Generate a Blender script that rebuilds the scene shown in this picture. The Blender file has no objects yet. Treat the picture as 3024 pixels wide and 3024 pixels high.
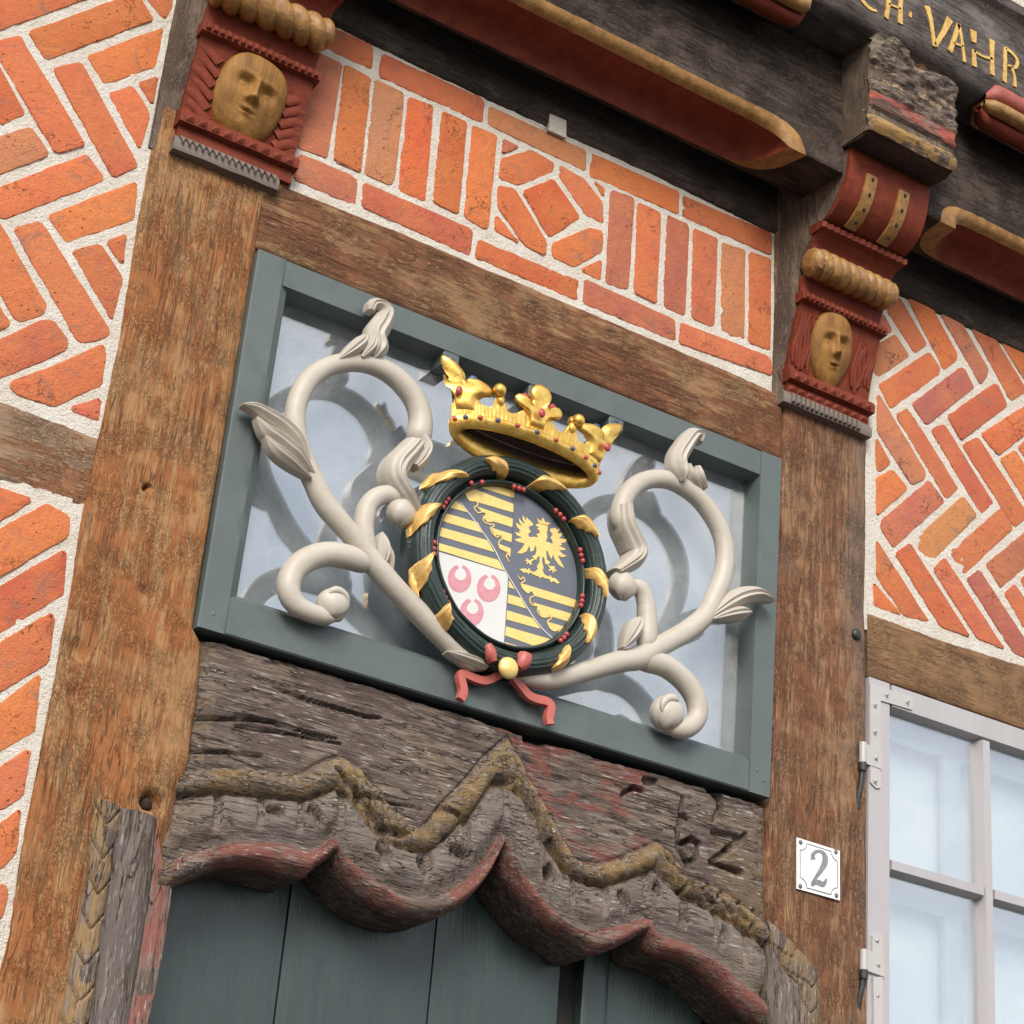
import bpy, math, random
from mathutils import Vector, noise

R = math.radians
random.seed(7)
scene = bpy.context.scene
col = scene.collection

# ------------------------------------------------------------------ camera
cam_d = bpy.data.cameras.new("camera")
cam = bpy.data.objects.new("camera", cam_d)
col.objects.link(cam)
cam_d.sensor_width = 36.0
cam_d.lens = 36.0 * 6055.6 / 3024.0
cam_d.clip_start = 0.05
cam_d.clip_end = 1000.0
_p, _y, _r = R(25.364), R(31.078), R(5.0466)
fwd = Vector((math.sin(_y) * math.cos(_p), math.cos(_y) * math.cos(_p), math.sin(_p)))
r0 = Vector((math.cos(_y), -math.sin(_y), 0))
u0 = r0.cross(fwd)
rgt = r0 * math.cos(_r) + u0 * math.sin(_r)
upv = u0 * math.cos(_r) - r0 * math.sin(_r)
from mathutils import Matrix
cam.matrix_world = Matrix(((rgt.x, upv.x, -fwd.x, -1.28022), (rgt.y, upv.y, -fwd.y, -3.15594),
                           (rgt.z, upv.z, -fwd.z, 1.13027), (0, 0, 0, 1)))
scene.camera = cam

# ------------------------------------------------------------------ sky, sun, exposure
SUN_EL, SUN_AZ = 34.0, 30.0          # azimuth: degrees to the left of straight-on (the facade looks along -Y)
world = bpy.data.worlds.new("World")
scene.world = world
world.use_nodes = True
wt = world.node_tree
wt.nodes.clear()
w_out = wt.nodes.new("ShaderNodeOutputWorld")
w_bg = wt.nodes.new("ShaderNodeBackground")
w_sky = wt.nodes.new("ShaderNodeTexSky")
w_sky.sky_type = 'NISHITA'
w_sky.sun_disc = False
w_sky.sun_elevation = R(SUN_EL)
w_sky.sun_rotation = R(180 + SUN_AZ)
w_sky.dust_density = 2.0
# thin broken cloud over the whole sky
w_tc = wt.nodes.new("ShaderNodeTexCoord")
w_map = wt.nodes.new("ShaderNodeMapping")
w_map.inputs['Scale'].default_value = (1, 1, 2.2)
w_no = wt.nodes.new("ShaderNodeTexNoise")
w_no.inputs['Scale'].default_value = 3.2
w_no.inputs['Detail'].default_value = 8
w_no.inputs['Roughness'].default_value = 0.58
w_rp = wt.nodes.new("ShaderNodeValToRGB")
w_rp.color_ramp.elements[0].position = 0.36
w_rp.color_ramp.elements[0].color = (0.35, 0.35, 0.35, 1)
w_rp.color_ramp.elements[1].position = 0.66
w_rp.color_ramp.elements[1].color = (0.92, 0.92, 0.92, 1)
w_mx = wt.nodes.new("ShaderNodeMix")
w_mx.data_type = 'RGBA'
w_mx.inputs[7].default_value = (9.0, 9.1, 9.2, 1)
wt.links.new(w_tc.outputs['Generated'], w_map.inputs['Vector'])
wt.links.new(w_map.outputs['Vector'], w_no.inputs['Vector'])
wt.links.new(w_no.outputs['Fac'], w_rp.inputs['Fac'])
wt.links.new(w_rp.outputs['Color'], w_mx.inputs[0])
wt.links.new(w_sky.outputs['Color'], w_mx.inputs[6])
wt.links.new(w_mx.outputs[2], w_bg.inputs['Color'])
w_bg.inputs['Strength'].default_value = 0.062
wt.links.new(w_bg.outputs['Background'], w_out.inputs['Surface'])

sun_d = bpy.data.lights.new("sun", 'SUN')
sun_d.energy = 1.5
sun_d.angle = R(26)
sun_d.color = (1.0, 0.94, 0.855)
sun = bpy.data.objects.new("sun", sun_d)
col.objects.link(sun)
_d = Vector((-math.sin(R(SUN_AZ)) * math.cos(R(SUN_EL)), -math.cos(R(SUN_AZ)) * math.cos(R(SUN_EL)), math.sin(R(SUN_EL))))
sun.rotation_euler = _d.to_track_quat('Z', 'Y').to_euler()
sun.location = _d * 30

vs = scene.view_settings
vs.view_transform = 'Standard'
vs.look = 'None'
vs.exposure = 1.40
vs.gamma = 1.0
vs.use_curve_mapping = False

scene.cycles.max_bounces = 6
scene.cycles.diffuse_bounces = 3
scene.cycles.glossy_bounces = 3
scene.cycles.transparent_max_bounces = 8

# ------------------------------------------------------------------ image coordinates projected onto assumed facade planes (metres; x along the wall, z up)
D = {
 'bricks_lu': [
  [(-0.606,3.4384),(-0.6359,3.4868),(-0.4803,3.6464),(-0.4456,3.6521),(-0.4166,3.6312)],
  [(-0.5118,3.5005),(-0.3529,3.6622),(-0.319,3.6798),(-0.2863,3.6451),(-0.4703,3.4577)],
  [(-0.3057,3.6889),(-0.308,3.7245),(-0.2542,3.7528),(-0.253,3.6881),(-0.2621,3.6567)],
  [(-0.5765,3.4424),(-0.5274,3.4845),(-0.3664,3.3109),(-0.4166,3.2706)],
  [(-0.5733,3.426),(-0.5443,3.3904),(-0.4877,3.3266),(-0.5267,3.2836),(-0.573,3.3233)],
  [(-0.5428,3.2387),(-0.4719,3.3026),(-0.4287,3.262),(-0.5282,3.1653)],
  [(-0.453,3.4431),(-0.406,3.4837),(-0.2597,3.3131),(-0.3019,3.2684)],
  [(-0.3951,3.5023),(-0.2617,3.6384),(-0.2627,3.5447),(-0.3534,3.459)],
  [(-0.3405,3.4428),(-0.2985,3.4794),(-0.2591,3.4407),(-0.2572,3.4211),(-0.2623,3.3491)],
  [(-0.2884,3.4905),(-0.2544,3.5237),(-0.2546,3.4573)],
  [(-0.517,3.1419),(-0.3585,3.294),(-0.3198,3.2603),(-0.3263,3.2476),(-0.485,3.0967),(-0.5102,3.1075)],
  [(-0.4054,3.1379),(-0.2574,3.2784),(-0.2491,3.1996),(-0.3651,3.1002)],
  [(-0.4626,3.0869),(-0.4182,3.1217),(-0.2552,2.9569),(-0.2568,2.943),(-0.2991,2.9135),(-0.3112,2.9175)],
  [(-0.3505,3.0857),(-0.3021,3.1219),(-0.249,3.0712),(-0.2508,3.0497),(-0.2532,2.9768)],
  [(-0.2916,3.1313),(-0.2567,3.1615),(-0.2536,3.0977)],
  [(-0.5081,3.0971),(-0.4852,3.081),(-0.3773,2.9599),(-0.3792,2.9417),(-0.4167,2.911),(-0.4268,2.9156),(-0.4598,2.9515),(-0.4833,2.9716)],
  [(-0.4628,2.9271),(-0.4533,2.918),(-0.4364,2.9046),(-0.4361,2.8968),(-0.4529,2.8767)],
  [(-0.449,2.857),(-0.378,2.9287),(-0.3602,2.9363),(-0.3254,2.9069),(-0.3268,2.889),(-0.4287,2.793),(-0.4356,2.789)],
  [(-0.4095,2.7834),(-0.408,2.7923),(-0.3328,2.8573),(-0.2628,2.923),(-0.257,2.9209),(-0.2518,2.8996),(-0.251,2.8451),(-0.3278,2.7736),(-0.3992,2.7733)],
  [(-0.2944,2.7843),(-0.247,2.8193),(-0.2439,2.7757),(-0.25,2.7757),(-0.2925,2.7787)],
 ],
 'bricks_ll': [
  [(-0.3966,2.5908),(-0.3338,2.5901),(-0.3783,2.5362),(-0.3845,2.5293)],
  [(-0.3811,2.5123),(-0.3069,2.5896),(-0.2626,2.5809),(-0.2588,2.544),(-0.3657,2.4338)],
  [(-0.3619,2.4148),(-0.2622,2.5154),(-0.2568,2.5127),(-0.2479,2.4386),(-0.251,2.4347),(-0.3463,2.3357)],
  [(-0.3428,2.3179),(-0.2614,2.3986),(-0.2563,2.3915),(-0.2524,2.3123),(-0.3208,2.243),(-0.327,2.2376)],
  [(-0.3241,2.2134),(-0.2698,2.2807),(-0.2609,2.2862),(-0.2542,2.1906),(-0.3019,2.1465),(-0.3093,2.1386)],
  [(-0.3037,2.1101),(-0.2581,2.1552),(-0.2543,2.154),(-0.2527,2.0794),(-0.2835,2.0528),(-0.2912,2.0466)],
  [(-0.2857,2.0186),(-0.2553,2.0542),(-0.2512,2.0531),(-0.2462,1.984),(-0.2646,1.9568),(-0.2718,1.948)],
  [(-0.2674,1.9261),(-0.2539,1.9318),(-0.2472,1.9218),(-0.2485,1.8818),(-0.2572,1.8744)],
 ],
 'bricks_c': [
  [(0.0918,3.8178),(0.1042,3.8182),(0.1881,3.8185),(0.1925,3.7594),(0.0845,3.7645),(0.0839,3.7844)],
  [(0.2134,3.8092),(0.4565,3.8141),(0.4662,3.8072),(0.4662,3.7542),(0.2119,3.7531),(0.211,3.7707)],
  [(0.4792,3.8032),(0.7342,3.8041),(0.7373,3.7517),(0.4803,3.7562)],
  [(0.7487,3.8047),(0.991,3.8073),(0.9925,3.7498),(0.75,3.7447)],
  [(1.0052,3.8036),(1.2624,3.8104),(1.2635,3.7534),(1.0066,3.7476)],
  [(0.0588,3.7427),(0.124,3.7406),(0.1204,3.5048),(0.0564,3.5002),(0.0554,3.6069)],
  [(0.1321,3.7419),(0.1926,3.7392),(0.1968,3.5042),(0.1396,3.5062),(0.1364,3.524)],
  [(0.2053,3.7386),(0.2724,3.7373),(0.2756,3.518),(0.2666,3.5062),(0.2089,3.5054)],
  [(0.2856,3.7346),(0.3453,3.7404),(0.3511,3.5016),(0.2888,3.5023)],
  [(0.3697,3.7361),(0.429,3.7367),(0.4317,3.5064),(0.3715,3.5084)],
  [(0.4445,3.7363),(0.5046,3.7377),(0.5057,3.5055),(0.4977,3.4977),(0.4491,3.5052)],
  [(0.5218,3.7366),(0.5614,3.7342),(0.5229,3.6982)],
  [(0.5949,3.7417),(0.6576,3.7366),(0.6528,3.7114),(0.5681,3.6394),(0.5237,3.6353),(0.5224,3.6844)],
  [(0.5827,3.6278),(0.6568,3.6925),(0.7317,3.6273),(0.6582,3.5441)],
  [(0.5211,3.6162),(0.5626,3.6257),(0.6504,3.5297),(0.651,3.4968),(0.6038,3.4968),(0.5238,3.5662)],
  [(0.5231,3.5416),(0.5859,3.498),(0.5242,3.5047)],
  [(0.6716,3.736),(0.7353,3.7299),(0.7879,3.6907),(0.7942,3.6383),(0.747,3.6408),(0.6694,3.7073)],
  [(0.7606,3.7364),(0.7911,3.7288),(0.7895,3.7054)],
  [(0.6684,3.5307),(0.7632,3.6136),(0.7936,3.6152),(0.7949,3.5659),(0.7259,3.4992),(0.671,3.5007)],
  [(0.7466,3.4989),(0.7965,3.5441),(0.7958,3.4924)],
  [(0.8078,3.7297),(0.8668,3.7377),(0.8688,3.7239),(0.8704,3.5037),(0.856,3.4963),(0.8119,3.4924)],
  [(0.8835,3.7319),(0.9467,3.7332),(0.9459,3.4965),(0.8874,3.4965)],
  [(0.9641,3.7309),(1.0214,3.7325),(1.024,3.7155),(1.0257,3.4951),(0.9696,3.4949)],
  [(1.0391,3.7285),(1.1061,3.7306),(1.1079,3.5069),(1.0979,3.4966),(1.0461,3.4984)],
  [(1.1205,3.7267),(1.1866,3.7329),(1.1942,3.4991),(1.1276,3.4955)],
  [(1.2011,3.7323),(1.2629,3.7397),(1.2691,3.4991),(1.2084,3.4982)],
  [(0.0621,3.4879),(0.1937,3.49),(0.1969,3.4244),(0.0572,3.4248)],
  [(0.2097,3.4835),(0.4644,3.4835),(0.4715,3.4778),(0.4711,3.4194),(0.2126,3.4283)],
  [(0.4879,3.4653),(0.7444,3.4692),(0.7437,3.4206),(0.4839,3.4205)],
  [(0.7577,3.4796),(0.9997,3.4738),(1.0043,3.4224),(0.756,3.4204)],
  [(1.0167,3.4726),(1.2625,3.4805),(1.2736,3.4719),(1.274,3.437),(1.0162,3.4208)],
 ],
 'bricks_r': [
  [(1.5617,3.6981),(1.6102,3.7294),(1.6392,3.6969),(1.5622,3.6284)],
  [(1.6256,3.7441),(1.6454,3.7877),(1.6653,3.797),(1.7511,3.7017),(1.7117,3.6636)],
  [(1.691,3.8048),(1.7082,3.813),(1.7718,3.8084),(1.8521,3.7129),(1.8488,3.6944),(1.8133,3.6564),(1.8046,3.6556)],
  [(1.798,3.8063),(1.8656,3.8105),(1.9584,3.7086),(1.9472,3.6796),(1.9288,3.6579)],
  [(1.9012,3.8068),(1.9763,3.8146),(2.0879,3.6995),(2.0814,3.6896),(2.033,3.6494)],
  [(1.9975,3.8127),(2.1079,3.8183),(2.1034,3.7052),(2.0843,3.7257)],
  [(1.5815,3.6286),(1.651,3.6898),(1.6946,3.6479),(1.597,3.5535),(1.5819,3.5573)],
  [(1.5985,3.5304),(1.7618,3.6845),(1.7974,3.6504),(1.7914,3.6323),(1.6344,3.4825)],
  [(1.7038,3.5195),(1.8631,3.6776),(1.8778,3.6807),(1.9078,3.6403),(1.7513,3.4823),(1.7429,3.4816)],
  [(1.82,3.5283),(1.9723,3.6716),(1.9874,3.6784),(2.0204,3.6325),(1.8593,3.478)],
  [(1.5937,3.5069),(1.6315,3.4698),(1.7432,3.351),(1.741,3.3352),(1.7009,3.3051),(1.5942,3.406)],
  [(1.6507,3.4716),(1.6909,3.5042),(1.8496,3.3441),(1.8105,3.3054)],
  [(1.7626,3.4709),(1.806,3.5001),(1.965,3.3449),(1.9221,3.3021)],
  [(1.8642,3.4646),(1.9166,3.5048),(2.0797,3.3486),(2.0332,3.303)],
  [(1.5911,3.3882),(1.6356,3.339),(1.6005,3.3039),(1.5915,3.3123)],
  [(1.5916,3.2829),(1.6416,3.3229),(1.6869,3.2905),(1.5932,3.1896)],
  [(1.6087,3.1818),(1.7551,3.3334),(1.8031,3.2962),(1.6436,3.1258),(1.6049,3.1613)],
  [(1.71,3.1662),(1.8649,3.3285),(1.9074,3.2923),(1.753,3.1186),(1.7412,3.1246)],
  [(1.8214,3.1691),(1.9901,3.3396),(2.0267,3.2975),(1.865,3.1276)],
  [(1.9283,3.5169),(2.1101,3.6753),(2.107,3.5988),(1.9838,3.4797)],
  [(1.9907,3.47),(2.0419,3.5129),(2.1012,3.4558),(2.0975,3.363),(2.0734,3.3859)],
  [(2.0527,3.5258),(2.1062,3.5771),(2.1022,3.4805)],
  [(1.5935,3.1276),(1.7533,2.9743),(1.6744,2.9672),(1.594,3.0386)],
  [(1.5849,3.0207),(1.6678,2.9663),(1.5852,2.9653)],
  [(1.6494,3.1124),(1.6938,3.1507),(1.8773,2.9735),(1.787,2.9734)],
  [(1.7655,3.109),(1.8031,3.1496),(1.9889,2.9749),(1.9023,2.9785)],
  [(1.8714,3.1167),(1.9121,3.151),(2.0754,3.0017),(2.0742,2.9726),(2.02,2.9739)],
  [(1.9934,3.1162),(2.0291,3.1519),(2.0795,3.1059),(2.0764,3.0287),(2.0603,3.0441)],
  [(1.9353,3.1728),(2.088,3.318),(2.0844,3.2284),(1.9795,3.1255)],
  [(2.0471,3.1687),(2.0833,3.2005),(2.0805,3.1311)],
 ],
 'post_l': [
  [(-0.2429,3.6856),(-0.2394,3.5508),(-0.2388,3.4231),(-0.2405,3.317),(-0.2392,3.1839),(-0.2329,2.9447),(-0.2368,2.7697),(-0.2415,2.5968),(-0.2363,2.4523),(-0.2371,2.2944),(-0.2359,2.1513),(-0.2388,2.0314),(-0.2312,1.8525),(-0.2364,1.7903),(-0.2376,1.6841)],
  [(0.0519,3.4033),(-0.0011,3.3512),(-0.0014,3.2341),(-0.0025,2.9249),(-0.0084,2.6196),(-0.0074,2.4472),(0.0125,2.4209),(0.0215,2.3283),(0.0229,2.2112),(0.0131,2.1543),(0.0074,2.0933),(0.0038,2.0397),(0.0287,1.9756),(0.0249,1.895),(0.0206,1.7591),(0.0198,1.7286)],
 ],
 'post_r': [
  [(1.2704,3.8799),(1.2818,3.4542),(1.3103,3.3931),(1.3092,3.2322),(1.3094,3.0308),(1.3063,2.8532),(1.3047,2.6957),(1.3035,2.4494),(1.2902,2.421),(1.2926,2.3501),(1.3087,2.2087),(1.3069,2.1303),(1.3068,2.0302),(1.3282,1.9548)],
  [(1.5697,3.6438),(1.5577,3.3815),(1.5573,3.1495),(1.5537,2.944),(1.5608,2.7863),(1.5649,2.4786),(1.5697,2.0347),(1.57,1.9967)],
 ],
 'lintel_beam': [
  [(0.0487,3.3994),(0.3146,3.4036),(0.6903,3.4022),(1.0079,3.4003),(1.3023,3.3971)],
  [(0.0055,3.237),(0.3345,3.236),(0.7476,3.2348),(1.3082,3.2327)],
 ],
 'rail_l': [
  [(-0.4369,2.7548),(-0.3431,2.7516),(-0.2382,2.7451)],
  [(-0.4065,2.6007),(-0.315,2.6024),(-0.239,2.5972)],
 ],
 'rail_r': [
  [(1.5633,2.9424),(1.766,2.9409),(2.0662,2.9524)],
  [(1.5664,2.7929),(1.7642,2.795),(2.06,2.7969)],
 ],
 'frame_in': [
  [(0.0562,3.168),(1.2354,3.1628),(1.2302,2.5078),(0.0455,2.5154)],
 ],
 'frame_out': [
  [(-0.002,3.2264),(1.2959,3.2227),(1.2877,2.4416),(-0.0061,2.4437)],
 ],
 'jamb_l': [
  [(-0.1305,2.1033),(-0.1263,2.0265),(-0.122,1.9599),(-0.126,1.8812),(-0.1255,1.7966),(-0.1289,1.7268),(-0.1293,1.7131)],
  [(-0.087,2.0955),(-0.0875,2.0353),(-0.0829,1.9742),(-0.0849,1.8895),(-0.0804,1.8051),(-0.08,1.7355),(-0.0804,1.7216)],
  [(-0.0213,2.0928),(-0.019,2.0509),(-0.013,1.9775),(-0.0125,1.9188),(-0.0126,1.8464),(-0.0146,1.7471),(-0.0152,1.733)],
  [(-0.0084,2.0352),(0.0264,1.98),(0.0262,1.9326),(0.0266,1.883),(0.0235,1.8076),(0.0182,1.7529),(0.0169,1.7386)],
 ],
 'jamb_r': [
  [(1.2956,2.1926),(1.3314,2.1768),(1.3917,2.1427),(1.4315,2.1115),(1.434,2.0557),(1.4353,1.9899)],
  [(1.3018,2.1426),(1.3265,2.1159),(1.3566,2.0902),(1.3888,2.0753),(1.3863,2.0296),(1.3857,1.9812)],
  [(1.3006,2.1248),(1.3005,2.1003),(1.3008,2.0657),(1.3026,2.0384),(1.3098,2.0088),(1.3217,1.97)],
 ],
 'c0': [
  [(0.0131,1.9708),(0.0326,1.9884),(0.0762,2.0189),(0.1219,2.0426),(0.1874,2.0524),(0.2624,2.0533),(0.2792,2.0689),(0.317,2.1046)],
  [(0.3172,2.1047),(0.3407,2.0735),(0.3795,2.0472),(0.4353,2.0306),(0.4897,2.0292),(0.5434,2.0419),(0.5953,2.0801),(0.6353,2.1344),(0.66,2.1964)],
  [(0.66,2.1964),(0.68,2.1507),(0.7228,2.1102),(0.7811,2.0728),(0.843,2.0539),(0.8815,2.0417),(0.9287,2.0609),(0.968,2.0855),(0.9967,2.1031)],
  [(0.9967,2.1031),(1.023,2.0711),(1.0948,2.0683),(1.1601,2.0468),(1.2268,2.0082),(1.2712,1.9907),(1.3249,1.9713)],
 ],
 'c1': [
  [(0.0103,2.0255),(0.0386,2.05),(0.0841,2.0725),(0.1473,2.0946),(0.2133,2.108),(0.2752,2.111),(0.3102,2.1429)],
  [(0.3103,2.1429),(0.3419,2.1182),(0.3914,2.0941),(0.448,2.0745),(0.5027,2.075),(0.5562,2.0944),(0.601,2.1335),(0.6341,2.1838),(0.6568,2.2292)],
  [(0.6568,2.2292),(0.6819,2.2114),(0.7182,2.1591),(0.7774,2.1151),(0.8167,2.0966),(0.8738,2.0883),(0.9255,2.1056),(0.9735,2.1273),(1.0068,2.1427)],
  [(1.0068,2.1427),(1.0371,2.114),(1.1139,2.1096),(1.1796,2.0916),(1.2467,2.0563),(1.305,2.0362),(1.3276,2.0266)],
 ],
 'c2': [
  [(0.0142,2.1394),(0.0703,2.1598),(0.1354,2.1733),(0.2471,2.1922),(0.3062,2.2258)],
  [(0.3063,2.2259),(0.3401,2.2145),(0.3682,2.1918),(0.4003,2.1668),(0.4385,2.1528),(0.4938,2.1523),(0.5287,2.1733),(0.5654,2.2182),(0.5963,2.2522),(0.6187,2.2983),(0.6441,2.3182)],
  [(0.6441,2.3182),(0.6882,2.3117),(0.7228,2.2821),(0.755,2.2348),(0.7814,2.2067),(0.8095,2.1858),(0.8591,2.1728),(0.9037,2.179),(0.9599,2.205),(1.0168,2.2383)],
  [(1.0168,2.2383),(1.0347,2.2247),(1.079,2.1993),(1.1314,2.1894),(1.2202,2.1658),(1.297,2.1391),(1.3244,2.1269)],
 ],
 'c3': [
  [(0.0254,2.192),(0.0957,2.2121),(0.179,2.2302),(0.2338,2.2373),(0.2722,2.2665),(0.3121,2.2897)],
  [(0.3122,2.2897),(0.3502,2.2761),(0.39,2.2495),(0.4304,2.2196),(0.4698,2.1992),(0.4956,2.2019),(0.5212,2.2412),(0.5713,2.3072),(0.6119,2.3654),(0.6584,2.4157)],
  [(0.6584,2.4157),(0.6903,2.3747),(0.7269,2.3245),(0.753,2.3031),(0.7918,2.2535),(0.8272,2.217),(0.8643,2.2115),(0.9165,2.23),(0.9647,2.2582),(1.0221,2.2922)],
  [(1.0221,2.2922),(1.0621,2.2694),(1.094,2.2411),(1.1509,2.2358),(1.218,2.2183),(1.2862,2.1899),(1.3229,2.1761)],
 ],
 'c4': [
  [(0.0136,2.4308),(0.1472,2.4333),(0.3571,2.4325),(0.5787,2.4303),(0.7025,2.4231),(0.8938,2.4262),(1.1458,2.4272),(1.3133,2.425)],
 ],
 'lintel_side': [
  [(0.0232,2.4368),(0.0424,2.3655),(0.0431,2.2698),(0.0331,2.1876),(0.0279,2.1489),(0.0184,2.0912),(0.0073,2.0521),(0.0071,2.0276),(0.0269,1.9752)],
  [(1.288,2.4313),(1.2934,2.3503),(1.3087,2.2087),(1.3069,2.1303),(1.3074,2.0138)],
 ],
 'carve': [
  [(1.0788,2.359,0.0047),(1.0698,2.3246,0.0047),(1.0761,2.2903,0.0055),(1.0969,2.2666,0.0055),(1.1181,2.2784,0.0047),(1.1252,2.3121,0.0047),(1.1073,2.3188,0.0047),(1.0819,2.3023,0.0047)],
  [(1.0992,2.3062,0.0086),(1.1018,2.2979,0.0086)],
  [(1.0812,2.3958,0.0036),(1.0741,2.3651,0.0036),(1.0965,2.3559,0.004)],
  [(1.1591,2.3433,0.0048),(1.2216,2.3486,0.0048)],
  [(1.2439,2.3574,0.0049),(1.2004,2.3184,0.0056),(1.1596,2.284,0.0047)],
  [(1.1664,2.282,0.0048),(1.2357,2.2775,0.0056)],
  [(0.9361,2.3681,0.0054),(0.9603,2.3883,0.0047),(0.9818,2.3863,0.0031)],
  [(1.1458,2.4334,0.0065),(1.1713,2.4175,0.0073),(1.1767,2.3967,0.0073),(1.1624,2.3677,0.0056)],
  [(0.9891,2.4079,0.0078),(1.0103,2.4131,0.0055)],
  [(0.6359,2.3214,0.0058),(0.6709,2.3265,0.0044)],
  [(0.708,2.425,0.0112),(0.7364,2.4252,0.0075)],
  [(0.098,2.3131,0.0023),(0.1735,2.3173,0.0023),(0.2801,2.3147,0.002)],
  [(0.1749,2.3799,0.002),(0.2719,2.376,0.0024),(0.3593,2.3773,0.0028),(0.3847,2.3823,0.0018)],
  [(0.1013,2.2912,0.0016),(0.2033,2.3047,0.0023),(0.3093,2.3122,0.0017)],
  [(0.2982,2.2598,0.0034),(0.3497,2.2233,0.0041),(0.4039,2.2265,0.0024),(0.4882,2.2333,0.0014)],
  [(0.3576,2.2186,0.0047),(0.3988,2.1795,0.0047)],
  [(0.407,2.1716,0.0075),(0.4509,2.1719,0.0048)],
  [(0.5252,2.2388,0.0042),(0.5637,2.2345,0.0025)],
  [(0.0263,2.227,0.0032),(0.0912,2.2409,0.0026),(0.1581,2.2508,0.0016)],
  [(0.033,2.2894,0.0032),(0.1486,2.315,0.0023),(0.3009,2.32,0.0017)],
  [(0.7656,2.2304,0.0051),(0.8101,2.1792,0.0044)],
  [(1.1532,2.2808,0.0036),(1.229,2.2778,0.004)],
  [(0.4039,2.1385,0.0034),(0.4262,2.1339,0.0047)],
  [(0.496,2.1332,0.0055),(0.5014,2.1182,0.0041)],
  [(0.2672,2.1745,0.0053),(0.2796,2.1614,0.004)],
  [(0.1864,2.157,0.0045),(0.2037,2.1563,0.0039)],
  [(0.5595,2.1671,0.0049),(0.59,2.1657,0.0042)],
  [(0.7683,2.1734,0.0051),(0.7695,2.1602,0.0043)],
  [(0.7702,2.1772,0.0051),(0.7792,2.1657,0.0051)],
  [(0.9377,2.1658,0.0052),(0.947,2.1507,0.0052)],
  [(1.0194,2.197,0.0053),(1.0242,2.1877,0.0046)],
  [(1.0852,2.1658,0.0054),(1.0842,2.1449,0.0046)],
  [(1.1902,2.1457,0.0054),(1.1845,2.1271,0.0047)],
 ],
 'chev': [
  [(1.0271,2.2792,0.0035),(1.0457,2.2552,0.0035)],
  [(1.0413,2.2577,0.0031),(1.0813,2.2349,0.0031)],
  [(1.0903,2.2298,0.0035),(1.081,2.2015,0.0035)],
  [(1.1511,2.2323,0.0035),(1.1259,2.2128,0.0035),(1.1574,2.1931,0.0035)],
  [(1.1867,2.224,0.0035),(1.1653,2.2107,0.0035),(1.2016,2.1866,0.0035)],
  [(1.2316,2.2123,0.0036),(1.2097,2.2041,0.0035),(1.2375,2.1764,0.0035)],
  [(1.2677,2.2056,0.0036),(1.2557,2.166,0.0036)],
 ],
 'scroll': [
  [(0.5625,2.5215,0.0222),(0.5235,2.5267,0.022),(0.4515,2.5656,0.0229),(0.3656,2.6135,0.0222),(0.3137,2.6487,0.0232),(0.2846,2.6709,0.0216),(0.261,2.691,0.0206),(0.1988,2.7367,0.0229),(0.1687,2.773,0.0217),(0.1486,2.801,0.0212),(0.1317,2.8273,0.0201),(0.1163,2.863,0.0201),(0.1083,2.8986,0.0208),(0.113,2.9391,0.021),(0.1285,2.978,0.0206),(0.1569,3.013,0.0196),(0.1903,3.0373,0.0198),(0.2253,3.0527,0.02),(0.2619,3.0588,0.0207),(0.3003,3.053,0.0221),(0.334,3.036,0.0234),(0.3592,3.011,0.024),(0.3716,2.9814,0.0246),(0.3726,2.951,0.0263),(0.3638,2.9173,0.0273)],
  [(0.3167,2.6459,0.0151),(0.282,2.6501,0.023),(0.2507,2.6502,0.0244),(0.2154,2.6441,0.0242),(0.182,2.6262,0.024),(0.1556,2.5984,0.0238),(0.1436,2.568,0.0231),(0.1472,2.5426,0.022),(0.1633,2.5258,0.0201),(0.1891,2.5203,0.0188),(0.2169,2.5201,0.0179),(0.2375,2.5274,0.016),(0.2485,2.5403,0.0142)],
  [(0.3638,2.9173,0.0212),(0.3508,2.8946,0.0229),(0.3326,2.8642,0.0251),(0.3294,2.8392,0.0226),(0.3444,2.8174,0.0185),(0.3654,2.7977,0.0149),(0.3831,2.7798,0.0113)],
  [(0.3107,2.6515,0.0101),(0.301,2.666,0.0166),(0.2872,2.6918,0.0197),(0.2797,2.7197,0.0208),(0.2804,2.7453,0.0209),(0.2835,2.7647,0.0193),(0.2989,2.7874,0.0194),(0.3217,2.8009,0.0189),(0.3465,2.8003,0.0178),(0.3605,2.7872,0.0166)],
  [(0.6291,2.5156,0.013),(0.645,2.525,0.0162),(0.6785,2.5292,0.0206),(0.7177,2.5375,0.0218),(0.7677,2.5602,0.0215),(0.8182,2.587,0.0213),(0.8755,2.6173,0.0227),(0.9224,2.6383,0.0246),(0.9572,2.6666,0.0226),(0.9926,2.6941,0.0223),(1.0375,2.7299,0.0226),(1.0796,2.7748,0.0217),(1.0996,2.8174,0.0217),(1.1209,2.8764,0.0213),(1.1258,2.9327,0.0215),(1.1136,2.9777,0.0216),(1.0845,3.0141,0.0216),(1.0459,3.0391,0.0208),(0.9951,3.0517,0.0207),(0.9477,3.0465,0.0205),(0.902,3.0235,0.0203),(0.8702,2.9886,0.0208),(0.8553,2.9484,0.0219),(0.8557,2.9168,0.0231),(0.8717,2.8904,0.0198)],
  [(0.9048,2.6281,0.0167),(0.9406,2.6382,0.0242),(0.9896,2.64,0.0244),(1.0339,2.6232,0.0239),(1.0635,2.5957,0.0234),(1.0729,2.564,0.0221),(1.0634,2.538,0.0209),(1.0397,2.5188,0.0207),(1.0093,2.5135,0.0195),(0.9891,2.5198,0.0167)],
  [(0.8553,2.9484,0.0173),(0.8631,2.9129,0.0205),(0.8827,2.8845,0.0218),(0.8965,2.8637,0.0231),(0.8925,2.8436,0.0191),(0.8729,2.8219,0.0144),(0.85,2.8009,0.0097)],
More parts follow.
